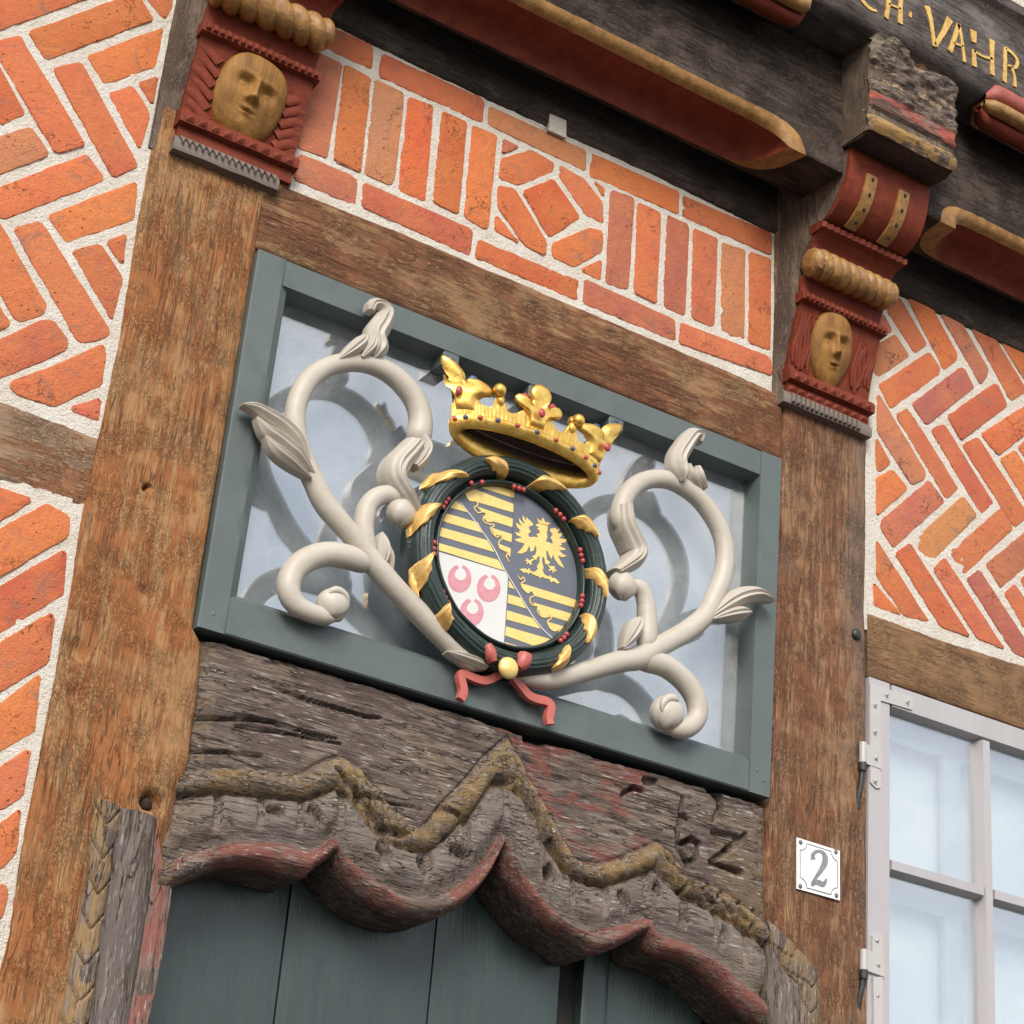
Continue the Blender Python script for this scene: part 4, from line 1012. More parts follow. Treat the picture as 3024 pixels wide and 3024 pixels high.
# ------------------------------------------------------------------ timbers
def timber(name, label, cat, A, B, axis, y, thick, mat, parent=None, rough=1.0, n=120, m=14, ext0=0.0, ext1=0.0, seed=0.0, holes=()):
    """squared, worn timber between two edges traced in image coordinates or set by hand. axis 'Z': A left edge, B right edge; axis 'X': A top edge, B bottom edge"""
    ki = 1 if axis == 'Z' else 0
    A = sorted(A, key=lambda p: p[ki]); B = sorted(B, key=lambda p: p[ki])
    lo = max(A[0][ki], B[0][ki]) - ext0
    hi = min(A[-1][ki], B[-1][ki]) + ext1
    V = []
    for i in range(n):
        t = lo + (hi - lo) * i / (n - 1)
        a = interp(A, ki, 1 - ki, t) + 0.0022 * rough * fbm(t * 9, seed) + 0.001 * nz(t * 60, seed + 3)
        b = interp(B, ki, 1 - ki, t) + 0.0022 * rough * fbm(t * 9, seed + 7) + 0.001 * nz(t * 60, seed + 11)
        w = abs(b - a)
        us = [0, 0.004 / w, 0.010 / w] + [0.020 / w + (1 - 0.04 / w) * k / (m - 1) for k in range(m)] + [1 - 0.010 / w, 1 - 0.004 / w, 1]
        V.append(None)
        row = []
        for k, u in enumerate(us):
            s = a + (b - a) * u
            d = min(u, 1 - u) * w
            yy = y + 0.006 * rough * max(0, 1 - d / 0.011) ** 2
            if axis == 'Z':
                x, z = s, t
                yy += rough * (0.0035 * nz(x * 5, z * 2.2, seed) + 0.0016 * nz(x * 70, z * 7, seed))
            else:
                x, z = t, s
                yy += rough * (0.0035 * nz(x * 2.2, z * 5, seed) + 0.0016 * nz(x * 7, z * 70, seed))
            for hx, hz, hr, hd in holes:
                q = math.hypot(x - hx, z - hz)
                if q < hr:
                    yy += hd * (1 - q / hr)
            row.append((x, yy, z))
        f, l = row[0], row[-1]
        row = [(f[0], y + thick, f[2])] + row + [(l[0], y + thick, l[2])]
        V.pop()
        V += row
    nc = m + 8
    F = grid_faces(n, nc, flip=(axis == 'X') != (A[0][1 - ki] > B[0][1 - ki]))
    F.append(tuple(range(nc)))
    F.append(tuple((n - 1) * nc + k for k in reversed(range(nc))))
    o = mk(name, V, F, mat, parent, sharp=60)
    if label:
        tag(o, label, cat)
    return o

# ------------------------------------------------------------------ the setting
gz = -0.45
V, F = box(-150, 150, -150, 0.4, gz - 0.2, gz)
tag(mk("street", V, F, 'street', smooth=False), kind='structure')
# house wall behind the framing, coloured near-black as unlit depth
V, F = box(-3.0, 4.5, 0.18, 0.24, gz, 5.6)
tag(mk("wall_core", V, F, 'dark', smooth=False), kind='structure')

# ------------------------------------------------------------------ brick infill panels
OR, RD, MV, DU, BR = (0.52, 0.128, 0.040), (0.46, 0.104, 0.046), (0.38, 0.108, 0.075), (0.42, 0.165, 0.075), (0.50, 0.098, 0.024)
def brick(pts, parent, yf, colr, k):
    pts = [tuple(p) for p in pts]
    ar = sum(a[0] * b[1] - b[0] * a[1] for a, b in zip(pts, pts[1:] + pts[:1]))
    if ar < 0:
        pts = pts[::-1]
    out = []
    n = len(pts)
    for i in range(n):
        a, b, c = pts[i - 1], pts[i], pts[(i + 1) % n]
        l1 = math.hypot(b[0] - a[0], b[1] - a[1]); l2 = math.hypot(c[0] - b[0], c[1] - b[1])
        r = min(0.0045, l1 * 0.3, l2 * 0.3)
        out.append((b[0] + (a[0] - b[0]) * r / l1, b[1] + (a[1] - b[1]) * r / l1))
        out.append((b[0] + (c[0] - b[0]) * r / l2, b[1] + (c[1] - b[1]) * r / l2))
        m = int((l2 - 2 * r) / 0.020)
        for j in range(1, m):
            t = (r + (l2 - 2 * r) * j / m) / l2
            out.append((b[0] + (c[0] - b[0]) * t, b[1] + (c[1] - b[1]) * t))
    n = len(out)
    nrm = []
    for i in range(n):
        a, c = out[i - 1], out[(i + 1) % n]
        tx, tz = c[0] - a[0], c[1] - a[1]
        l = math.hypot(tx, tz) or 1
        nrm.append((-tz / l, tx / l))       # inward for counter-clockwise outline
    jit = [0.0017 * nz(p[0] * 45 + k, p[1] * 45, 1.3) + 0.0014 * nz(p[0] * 170, p[1] * 170, k) for p in out]
    tilt = (random.uniform(-0.012, 0.012), random.uniform(-0.012, 0.012))
    cx = sum(p[0] for p in out) / n; cz = sum(p[1] for p in out) / n
    pr = random.uniform(-0.0012, 0.0012)
    V, rim = [], []
    for ins, dy, rv in ((-0.0029, 0.016, 1.0), (-0.0029, 0.0030, 1.0), (-0.0010, 0.0006, 0.7), (0.006, -0.0003, 0.0)):
        for p, q, j in zip(out, nrm, jit):
            x = p[0] + q[0] * (ins + j); z = p[1] + q[1] * (ins + j)
            V.append((x, yf + pr + dy + (x - cx) * tilt[0] + (z - cz) * tilt[1] + 0.0006 * nz(x * 40, z * 40, k), z))
            rim.append(rv)
    V.append((cx, yf + pr - 0.0006, cz)); rim.append(0.0)
    F = grid_faces(4, n, wrap=True)
    F += [(3 * n + i, 3 * n + (i + 1) % n, 4 * n) for i in range(n)]
    o = mk("brick", V, F, 'brick', parent, sharp=35, rim=rim)
    o.color = tuple(colr) + (1.0,)
    return o
def mortar(parent, x0, x1, z0, z1, y):
    s = 0.009
    nx = int((x1 - x0) / s) + 1; nzz = int((z1 - z0) / s) + 1
    V = []
    for i in range(nzz):
        for j in range(nx):
            x = x0 + (x1 - x0) * j / (nx - 1); z = z0 + (z1 - z0) * i / (nzz - 1)
            V.append((x, y + 0.0011 * nz(x * 30, z * 30) + 0.0017 * nz(x * 80, z * 80, 5), z))
    o = mk("mortar", V, grid_faces(nzz, nx), 'mortar', parent, sharp=None)
    return o
def panel(name, label, key, x0, x1, z0, z1, cols, extra=()):
    t = thing(name, ((x0 + x1) / 2, 0.02, z0), label, "brick panel", "brick infill panels of the facade")
    mortar(t, x0, x1, z0, z1, 0.0078)
    for k, p in enumerate(list(D[key]) + list(extra)):
        c = cols[k] if k < len(cols) else random.choice((OR, RD, RD, OR, DU))
        c = tuple(v * 1.0 for v in c)
        gg = random.uniform(0.86, 1.12)
        c = (c[0] * gg, c[1] * gg * random.uniform(0.86, 1.16), c[2] * gg * random.uniform(0.8, 1.2)) if True else tuple(v * random.uniform(0.86, 1.10) for v in c)
        brick(p, t, 0.0052, c, k * 1.7 + len(key))
    return t
YB = 0.0112
def carried_on(x0, x1, z0, z1, ang):
    """more slanting bricks beyond the part of a panel traced in image coordinates"""
    out = []
    L, W, J = 0.245, 0.113, 0.014
    c, s = math.cos(R(ang)), math.sin(R(ang))
    for i in range(-20, 21):
        for j in range(-10, 11):
            u0 = j * (L + J) + (i % 2) * (L + J) / 2; v0 = i * (W + J)
            w = [((x0 + x1) / 2 + c * u - s * v, (z0 + z1) / 2 + s * u + c * v) for u, v in ((u0, v0), (u0 + L, v0), (u0 + L, v0 + W), (u0, v0 + W))]
            if all(x0 < a < x1 and z0 < b < z1 for a, b in w):
                out.append(w)
    return out
t_lu = panel("brick_panel", "herringbone brick panel left of the door post, above the grey-brown rail", 'bricks_lu', -1.5, -0.225, 2.74, 4.2,
      [OR, OR, RD, OR, OR, DU, RD, OR, OR, RD, OR, OR, RD, RD, OR, OR, OR, RD, OR, RD],
      carried_on(-1.5, -0.66, 2.77, 4.15, 40))
t_ll = panel("brick_panel", "brick panel at the left picture edge, below the grey-brown rail", 'bricks_ll', -1.5, -0.225, 1.2, 2.615,
      [RD, OR, RD, OR, OR, RD, OR, RD], carried_on(-1.5, -0.45, 1.25, 2.59, -42))
t_c = panel("brick_panel", "long brick panel of upright bricks around a lozenge, over the fanlight", 'bricks_c', 0.0, 1.30, 3.39, 3.835,
      [RD, RD, DU, OR, RD, MV, OR, DU, BR, BR, OR, MV, RD, BR, OR, OR, RD, OR, OR, OR, MV, RD, MV, RD, DU, OR, MV, RD, BR, MV, RD])
t_r = panel("brick_panel", "herringbone brick panel right of the house number post, above the small-paned window", 'bricks_r', 1.55, 2.6, 2.90, 3.83,
      [MV, RD, OR, MV, RD, OR, DU, RD, MV, RD, DU, RD, RD, RD, RD, OR, MV, DU, RD, OR, OR, RD, RD, OR, OR, RD, MV, RD, MV, RD], carried_on(2.14, 2.6, 2.92, 3.79, -42))
# lime patch smeared up over the black plank
V, F = plate([tuple(p) for p in D['notch'][0]], -0.0045, 0.004)
mk("lime_patch", V, F, 'mortar', t_c)

# ------------------------------------------------------------------ frame timbers
PL, PR_ = D['post_l'], D['post_r']
pl_holes = [(-0.137, 2.678, 0.009, 0.03), (-0.108, 2.483, 0.014, 0.012), (-0.211, 2.344, 0.026, 0.014), (-0.035, 2.122, 0.022, 0.045), (-0.20, 2.27, 0.02, 0.01)]
post_l = timber("timber_post", "tan and rust painted oak door post left of the fanlight", "post", PL[0] + [(-0.234, 4.2)], PL[1] + [(0.05, 3.56), (0.05, 4.2)],
                'Z', 0.0, 0.15, 'post', n=420, m=22, ext0=0.25, seed=1.0, holes=pl_holes)
post_r = timber("timber_post", "darker brown oak post carrying the enamel house number", "post", PR_[0] + [(1.275, 4.2)], PR_[1] + [(1.562, 4.2)],
                'Z', 0.0, 0.15, 'post2', n=420, m=20, ext0=0.25, seed=5.0, holes=[(1.44, 2.50, 0.012, 0.006), (1.38, 2.28, 0.012, 0.006), (1.50, 2.63, 0.01, 0.01)])
V, F = ellipsoid((1.526, -0.004, 2.875), 0.013, 0.007, 0.013, 14, 8)
mk("bolt_head", V, F, 'iron', post_r)
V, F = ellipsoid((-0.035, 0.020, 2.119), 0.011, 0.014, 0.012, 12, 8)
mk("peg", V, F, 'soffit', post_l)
LB = D['lintel_beam']
timber("timber_beam", "brown oak beam lying directly on the fanlight frame", "beam", [(-0.004, 3.40)] + LB[0], [(-0.004, 3.236)] + LB[1], 'X', 0.0, 0.15, 'beam', n=260, m=16, seed=9.0)
RL = D['rail_l']
timber("timber_rail", "grey-brown oak rail between the two left brick panels", "rail", [(-1.5, 2.765)] + RL[0], [(-1.5, 2.60)] + RL[1], 'X', 0.006, 0.15, 'rail', n=200, m=12, seed=13.0)
RR = D['rail_r']
timber("timber_rail", "smooth brown oak rail over the small-paned window", "rail", RR[0] + [(2.6, 2.925)], RR[1] + [(2.6, 2.785)], 'X', 0.006, 0.15, 'rail2', n=200, m=12, rough=0.6, seed=17.0)
# wall plates over the brick panels
timber("wall_plate", "black oak plank over the lozenge brick panel", "plank", [(0.04, 4.22), (1.30, 4.22)], [(0.04, 3.822), (0.5, 3.817), (0.9, 3.822), (1.30, 3.812)], 'X', 0.0, 0.15, 'black_wood', n=220, m=20, rough=1.2, seed=21.0)
timber("wall_plate", "black oak plank over the right herringbone panel", "plank", [(1.55, 4.22), (2.6, 4.22)], [(1.55, 3.805), (2.0, 3.80), (2.6, 3.80)], 'X', 0.0, 0.15, 'black_wood', n=160, m=20, rough=1.2, seed=25.0)

# ------------------------------------------------------------------ jetty: filler blocks with boat-shaped coves
def filler(label, x0, x1, xe, side):
    """side +1: the cove ends rounded towards +x at xe; -1: towards -x"""
    t = thing("jetty_filler", ((x0 + x1) / 2, -0.1, 3.88), label, "beam", "coved filler timbers under the jetty")
    zb, zt, yo, yi = 3.885, 4.20, -0.20, -0.075
    N = 150
    red, gold, blk, und = [], [], [], []
    nr, ng = 12, 6
    for i in range(N):
        x = x0 + (x1 - x0) * i / (N - 1)
        d = (xe - x) * side
        def bl(q):
            return 1.0 if q > 0.11 else (0.0 if q <= 0 else (1 - (1 - q / 0.11) ** 2.6) ** (1 / 2.6))
        w, w2 = bl(d), bl(d - 0.050)
        zu = zb + 0.068 * w + 0.0015 * nz(x * 20)
        ys = yo + (yi - yo) * w                       # inner edge of the cove on the underside
        ys2 = yo + (yi - yo) * w2                     # inner edge of the red
        gz_ = zb + 0.043 * w2; gy = yo + 0.024 * w2   # red / ochre border
        for k in range(nr):
            u = k / (nr - 1)
            a = u * math.pi / 2
            y = ys2 + (gy - ys2) * (1 - math.cos(a))
            z = zb + (gz_ - zb) * math.sin(a) + 0.012 * w2 * math.sin(math.pi * u)
            red.append((x, y + 0.0008 * nz(x * 30, u * 5), z))
        und += [(x, ys, zb + 0.0003), (x, ys2, zb + 0.0003)]
        for k in range(ng):
            u = k / (ng - 1)
            y = gy + (yo - gy) * u - 0.004 * w * math.sin(math.pi * u)
            z = gz_ + (zu - gz_) * u - 0.004 * w * math.sin(math.pi * u)
            gold.append((x, y + 0.0012 * nz(x * 45, u * 3, 4), z))
        blk += [(x, -0.06, zt), (x, -0.06, 3.95), (x, -0.064, zb), (x, ys, zb + 0.0005), (x, yo + 0.004 * (1 - w), zu), (x, yo, zu + 0.006)]
        for k in range(8):
            z = zu + 0.012 + (zt - zu - 0.012) * k / 7
            blk.append((x, yo + 0.003 * nz(x * 4, z * 30, 2) + 0.0015 * nz(x * 12, z * 90), z))
    ncb = 14
    Fb = [f for f in grid_faces(N, ncb) if True]
    # leave the cove itself open
    Fb = [f for f in Fb if (min(f) % ncb) != 3]
    Fb.append(tuple(range(ncb))); Fb.append(tuple((N - 1) * ncb + k for k in reversed(range(ncb))))
    mk("block", blk, Fb, 'black_wood', t, sharp=50)
    mk("cove", red, grid_faces(N, nr), 'red', t, sharp=None)
    mk("cove_edge", gold, grid_faces(N, ng), 'ochre', t, sharp=None)
    Fu = [f for f in grid_faces(N, 2) if abs(und[f[0]][1] - und[f[1]][1]) > 0.0008 or abs(und[f[2]][1] - und[f[3]][1]) > 0.0008]
    mk("cove_stop", und, Fu, 'ochre', t, sharp=None)
    return t
filler("coved jetty timber, red with ochre rim, between the two carved consoles", 0.055, 1.30, 1.185, 1)
filler("coved jetty timber, red with ochre rim, right of the right console", 1.55, 2.6, 1.60, -1)

# ------------------------------------------------------------------ inscription beam
def sill_beam():
    t = thing("inscription_beam", (1.0, -0.25, 4.2), "dark oak sill beam with carved gold capital letters at top right", "beam")
    N = 260
    x0, x1 = -0.9, 3.0
    prof0 = [(-0.05, 4.205), (-0.26, 4.205), (-0.292, 4.206), (-0.312, 4.212), (-0.322, 4.224), (-0.326, 4.236), (-0.330, 4.244)]
    V = []
    zs = [4.252 + (4.455 - 4.252) * k / 13 for k in range(14)]
    nc = len(prof0) + len(zs) + 4
    for i in range(N):
        x = x0 + (x1 - x0) * i / (N - 1)
        for y, z in prof0:
            V.append((x, y + (0.004 * nz(x * 8, z * 60) if y < -0.2 else 0), z + 0.0025 * nz(x * 14, y * 30)))
        for z in zs:
            V.append((x, -0.33 + 0.0016 * nz(x * 5, z * 60, 3), z))
        V += [(x, -0.334, 4.462), (x, -0.345, 4.472), (x, -0.345, 4.50), (x, -0.05, 4.50)]
    F = grid_faces(N, nc)
    F += [(i * nc, i * nc + nc - 1, (i + 1) * nc + nc - 1, (i + 1) * nc) for i in range(N - 1)]
    F.append(tuple(range(nc))); F.append(tuple((N - 1) * nc + k for k in reversed(range(nc))))
    b = mk("beam_body", V, F, 'script', t, sharp=45)
    for k, p in enumerate(D['letters']):
        V, F = ribbon([tuple(q) for q in p], -0.3335, -0.327, 0.005)
        V = [(v[0] + 0.0012 * nz(v[0] * 220, v[2] * 220), v[1], v[2] + 0.0012 * nz(v[0] * 220, v[2] * 220, 5)) for v in V]
        mk("letter_stroke", V, F, 'lettergold', t, smooth=False)
    # painted mouldings let into the lower edge between the beam ends
    for a, b2, nm in ((-0.2, 1.10, 0), (1.645, 2.9, 1)):
        n = 90
        parts = (("red_fillet", 'redhot', [(-0.329, 4.236), (-0.338, 4.228), (-0.337, 4.204), (-0.326, 4.192)]),
                 ("ochre_roll", 'ochre', [(-0.322, 4.194), (-0.334, 4.184), (-0.330, 4.164), (-0.312, 4.158), (-0.300, 4.166)]),
                 ("red_soffit_fillet", 'red', [(-0.300, 4.172), (-0.302, 4.152), (-0.286, 4.140), (-0.262, 4.146), (-0.25, 4.170)]))
        for pn, mat, pr in parts:
            def fn(x, k, y, z):
                e = min(x - a, b2 - x)
                s = 1 if e > 0.03 else 0.45 + 0.55 * math.sqrt(max(0.0, 1 - (1 - e / 0.03) ** 2))
                return ((1 - s) * (-0.29 - y) + 0.004 * nz(x * 16, k * 2.0, nm), (1 - s) * (4.20 - z) + 0.004 * nz(x * 16, k * 2.0, 7 + nm))
            V, F = prism_x(pr, a, b2, n, fn, -0.24)
            mk(pn, V, F, mat, t, sharp=None)
    return t
sill_beam()
# foot of the upper storey standing on the sill beam
timber("upper_post", "red painted post foot standing on the lettered beam, top right corner", "post", [(1.80, 4.50), (1.80, 5.4)], [(2.02, 4.50), (2.02, 5.4)], 'Z', -0.335, 0.2, 'redhot', n=60, m=10, rough=1.6, seed=31)
t_u = thing("plaster_panel", (1.5, -0.3, 4.5), "sliver of white plaster above the lettered beam, top edge", "plaster panel")
mortar(t_u, 0.9, 1.80, 4.50, 5.2, -0.318).name = "plaster"

# ------------------------------------------------------------------ carved consoles
def face(cx, cz, a, b, rot, H, ypl, sq, parent, seed):
    nr, na = 34, 72
    V = []
    cr, sr = math.cos(R(rot)), math.sin(R(rot))
    def g(u, v, cu, cv, su, sv):
        return math.exp(-((u - cu) / su) ** 2 - ((v - cv) / sv) ** 2)
    for i in range(nr + 1):
        r = (i / nr) ** 0.8
        for j in range(na):
            p = 2 * math.pi * j / na
            cu, su = math.cos(p), math.sin(p)
            k = (abs(cu) ** sq + abs(su) ** sq) ** (-1 / sq)
            u, v = r * cu * k, r * su * k
            taper = 1.0 - (0.16 if sq > 2.5 else 0.34) * max(0, -v) ** 1.3 + 0.02 * v
            h = H * max(0, 1 - r ** 2.6) ** 0.5
            nl = max(0, min(1, (0.30 - v) / 0.48))
            nose = (0.35 + 0.65 * nl) * math.exp(-(u / (0.075 + 0.085 * nl ** 2)) ** 2) * (1 if -0.16 < v < 0.30 else math.exp(-((v - (0.30 if v > 0 else -0.16)) / 0.055) ** 2))
            h += 0.62 * H * nose
            for s in (-1, 1):
                h -= 0.46 * H * g(u, v, s * 0.34, 0.15, 0.20, 0.13)
                h += 0.24 * H * g(u, v, s * 0.36, 0.13, 0.10, 0.05)
                h += 0.14 * H * g(u, v, s * 0.34, 0.34, 0.26, 0.06)
                h += 0.07 * H * g(u, v, s * 0.45, -0.20, 0.22, 0.2)
                h += 0.10 * H * g(u, v, s * 0.12, -0.155, 0.055, 0.05)
                h -= 0.10 * H * g(u, v, s * 0.07, -0.24, 0.03, 0.03)
            h += 0.13 * H * g(u, v, 0, -0.385, 0.20, 0.038)
            h -= 0.40 * H * g(u, v, 0, -0.44, 0.17, 0.024)
            h += 0.15 * H * g(u, v, 0, -0.50, 0.17, 0.04)
            h += 0.10 * H * g(u, v, 0, -0.74, 0.2, 0.12)
            h += 0.0006 * nz(u * 14, v * 3, seed) + 0.0005 * nz(u * 30, v * 30, seed)
            x, z = u * a * taper, v * b
            X = cx + x * cr - z * sr; Z = cz + x * sr + z * cr
            V.append((X, ypl(Z) - h, Z))
    for j in range(na):
        x, y, z = V[nr * na + j]
        V.append((x, ypl(z) + 0.012, z))
    return mk("mask", V, grid_faces(nr + 2, na, wrap=True), 'mask', parent, sharp=70)

PN = [(-0.010, 3.457), (-0.018, 3.50), (-0.034, 3.56), (-0.052, 3.614)]
def ypan(z):
    return interp(PN, 1, 0, z)

def console(label, x0, x1, kind):
    t = thing("carved_console", ((x0 + x1) / 2, -0.05, 3.36), label, "console", "carved consoles under the jetty")
    sd = 1.0 if kind == 'L' else 40.0
    def wob(a):
        return lambda x, k, y, z: (a * nz(x * 16, k * 1.3, sd) if y < 0.02 else 0, a * nz(x * 16, k * 1.3, sd + 5))
    # core block: its flanks are the bare sides of the bracket
    pr = [(0.004, 3.362)] + [(y + 0.012, z) for y, z in PN] + [(-0.04, 3.63), (-0.045, 3.70), (-0.07, 3.74), (-0.10, 3.79), (-0.14, 3.805), (-0.175, 3.84), (-0.20, 3.89), (-0.207, 3.95)]
    V, F = prism_x(pr, x0, x1, 10, wob(0.0018), 0.02)
    spl = 0.042 if kind == 'L' else 0.026
    V = [(x - spl * min(1, max(0, 1 + y / 0.08)) if abs(x - x0) < 1e-6 else x, y, z) for x, y, z in V]
    mk("bracket_core", V, F, 'flank', t, sharp=35)
    e = 0.0025
    # foot moulding with teeth
    V, F = prism_x([(-0.004, 3.364), (-0.020, 3.366), (-0.022, 3.385), (-0.014, 3.398)], x0 - e - (0.012 if kind == 'R' else 0), x1 - (0.03 if kind == 'L' else 0.0), 40, wob(0.0022), 0.004)
    mk("foot_moulding", V, F, 'greywood', t, sharp=50)
    parts = []
    n = 15
    for k in range(n):
        xc = x0 + 0.012 + (x1 - x0 - 0.055) * k / (n - 1)
        if kind == 'L':
            V = [(xc - 0.0065, -0.0225, 3.396), (xc + 0.0065, -0.0225, 3.396), (xc, -0.030, 3.380), (xc - 0.006, -0.015, 3.397), (xc + 0.006, -0.015, 3.397), (xc, -0.018, 3.378)]
            F = [(0, 2, 1), (0, 3, 5, 2), (1, 2, 5, 4), (0, 1, 4, 3)]
        else:
            V, F = box(xc - 0.0045, xc + 0.0045, -0.0275, -0.015, 3.370, 3.392, 0.0025)
        parts.append((V, F))
    V, F = join(parts)
    tag(mk("tooth_row", V, F, 'greywood', t, smooth=False), kind='stuff')
    V, F = prism_x([(-0.012, 3.398), (-0.013, 3.426)], x0 + e, x1 - e, 30, wob(0.0014), 0.005)
    mk("red_fillet", V, F, 'red', t)
    V, F = prism_x([(-0.014, 3.424), (-0.028, 3.427), (-0.029, 3.447), (-0.022, 3.456), (-0.008, 3.460)], x0 - e, x1 + e, 30, wob(0.0014), 0.005)
    mk("lower_shelf", V, F, 'red', t, sharp=40)
    parts = []
    n = 9
    for k in range(n):
        xc = x0 + 0.018 + (x1 - x0 - 0.036) * k / (n - 1)
        for zc, s in ((3.437, 1),) + (((3.412, 1.3),) if kind == 'R' else ()):
            y = -0.0292 if zc > 3.42 else -0.0135
            w = 0.0085 * s
            V = [(xc - w, y, zc - 0.007), (xc + w, y, zc - 0.007), (xc + w, y, zc + 0.007), (xc - w, y, zc + 0.007), (xc - w * 0.3, y - 0.004, zc - 0.001), (xc + w * 0.3, y - 0.004, zc - 0.001), (xc + w * 0.3, y - 0.004, zc + 0.002), (xc - w * 0.3, y - 0.004, zc + 0.002)]
            parts.append((V, [(4, 5, 6, 7), (0, 1, 5, 4), (1, 2, 6, 5), (2, 3, 7, 6), (3, 0, 4, 7)]))
    V, F = join(parts)
    tag(mk("stud_row", V, F, 'red', t, smooth=False), kind='stuff')
    # sloping panel
    pp = [(ypan(z), z) for z in [3.458 + 0.157 * k / 8 for k in range(9)]]
    V, F = prism_x(pp, x0 + e, x1 - e, 24, wob(0.0016), 0.01)
    mk("mask_panel", V, F, 'red', t, sharp=50)
    if kind == 'L':
        face(-0.078, 3.532, 0.074, 0.088, -9, 0.030, ypan, 2.6, t, 3.0)
        for s in (-1, 1):
            for k in range(6):
                z = 3.585 - k * 0.0235 + (0.012 if s > 0 else 0.0)
                if s > 0:
                    z -= 0.03
                if z < 3.462:
                    continue
                xa = (x0 + 0.022 + 0.006 * (k % 2)) if s < 0 else (x1 - 0.022)
                P = []
                for q in range(7):
                    u = q / 6
                    P.append((xa + s * 0.020 - s * 0.050 * u, z + 0.018 * math.sin(math.pi * (0.35 + 0.6 * u)) - 0.012 * u, 0.013 - 0.004 * abs(u - 0.5)))
                V, F = leafmesh(P, ypan(z) - 0.001, 0.009, 0.008, 0, 0.006, 9)
                mk("scale", V, F, 'red', t, sharp=60)
    else:
        face(1.4135, 3.535, 0.061, 0.092, 5, 0.028, ypan, 2.25, t, 8.0)
        for k in range(14):
            left = k < 7
            u = (k % 7) / 6
            xa = (x0 + 0.012 + 0.046 * u) if left else (x1 - 0.062 + 0.050 * u)
            za = 3.598 - 0.02 * random.random() - (0.01 if not left else 0)
            ln = (0.105 if left else 0.088) + 0.03 * random.random() - (0.02 * u if not left else 0)
            zb2 = max(3.464, za - ln)
            P = [(xa + 0.004 * math.sin(q * 1.3 + k), za + (zb2 - za) * q / 5, (0.003, 0.0055, 0.006, 0.006, 0.0058, 0.003)[q]) for q in range(6)]
            S = [(p[0], ypan(p[1]) - 0.002, p[1], p[2]) for p in catmull(P, 0.008)]
            V, F = tube3(S, 8, 0.9)
            mk("hair_strand", V, F, 'red', t)
    # shelf over the mask
    V, F = prism_x([(-0.050, 3.614), (-0.068, 3.617), (-0.070, 3.634), (-0.058, 3.640)], x0 - 0.004, x1 + 0.004, 40, wob(0.0016), -0.030)
    mk("upper_shelf", V, F, 'red', t, sharp=40)
    parts = []
    n = 17
    for k in range(n):
        xc = x0 + 0.008 + (x1 - x0 - 0.016) * k / (n - 1)
        parts.append(box(xc - 0.0045, xc + 0.0045, -0.0745, -0.066, 3.620, 3.632 + 0.002 * (k % 2), 0.002))
    V, F = join(parts)
    tag(mk("dentil_row", V, F, 'red', t, smooth=False), kind='stuff')
    # cavetto
    V, F = prism_x([(-0.056, 3.638), (-0.050, 3.652), (-0.052, 3.668), (-0.062, 3.684)], x0 + e, x1 - e, 24, wob(0.0010), -0.035)
    mk("cavetto", V, F, 'red', t, sharp=60)
    # rope / gadrooned roll
    N, K = 120, 40
    V = []
    yc, zc, rr = -0.082, 3.711, 0.036
    for i in range(N):
        x = x0 - 0.006 + (x1 - x0 + 0.012) * i / (N - 1)
        e_ = min(i, N - 1 - i) / 11.0
        rt = rr * (1 if e_ >= 1 else 0.45 + 0.55 * math.sqrt(1 - (1 - e_) ** 2))
        for k in range(K):
            a = 2 * math.pi * k / K
            if kind == 'L':
                ph = (x * 26 - a / (2 * math.pi) * 1.6 + 0.15 * nz(x * 12))
                s = ph - math.floor(ph)
                r = rt * (0.78 + 0.28 * math.sin(math.pi * s) ** 0.7) + 0.0012 * nz(x * 40, math.cos(a) * 2, math.sin(a) * 2)
            else:
                ph = (x * 37 + 0.25 * math.sin(a) + 0.1 * nz(x * 10))
                s = ph - math.floor(ph)
                r = rt * (0.80 + 0.22 * math.sin(math.pi * s) ** 0.45) + 0.001 * nz(x * 60, math.cos(a) * 2, math.sin(a) * 2)
                if x < x0 + 0.05:
                    r += 0.004 * nz(x * 120, math.cos(a) * 5, math.sin(a) * 5)
            V.append((x, yc + r * math.cos(a), zc + r * math.sin(a)))
    F = grid_faces(N, K, wrap=True)
    F.append(tuple(range(K))); F.append(tuple((N - 1) * K + k for k in reversed(range(K))))
    mk("rope_moulding" if kind == 'L' else "ribbed_roll", V, F, 'ochre', t, sharp=50)
    # upper cavetto, strip
    V, F = prism_x([(-0.085, 3.738), (-0.087, 3.752), (-0.097, 3.766), (-0.114, 3.778)], x0 + e, x1 - e, 24, wob(0.0012), -0.06)
    mk("cavetto", V, F, 'red', t, sharp=60)
    V, F = prism_x([(-0.112, 3.777), (-0.132, 3.779), (-0.134, 3.792), (-0.122, 3.799)], x0 - 0.004, x1 + 0.004, 60, lambda x, k, y, z: (0.002 * math.sin(x * 330) if y < -0.1 else 0, 0), -0.085)
    mk("beaded_strip", V, F, 'red', t, sharp=40)
    # belly with ochre straps
    BP = [(-0.122, 3.797), (-0.150, 3.803), (-0.178, 3.822), (-0.198, 3.850), (-0.210, 3.885), (-0.216, 3.920), (-0.217, 3.952)]
    BS = catmull(BP, 0.008)
    V, F = prism_x(BS, x0 + e, x1 - e, 24, wob(0.0014), -0.06)
    mk("belly", V, F, 'red', t, sharp=50)
    w = x1 - x0
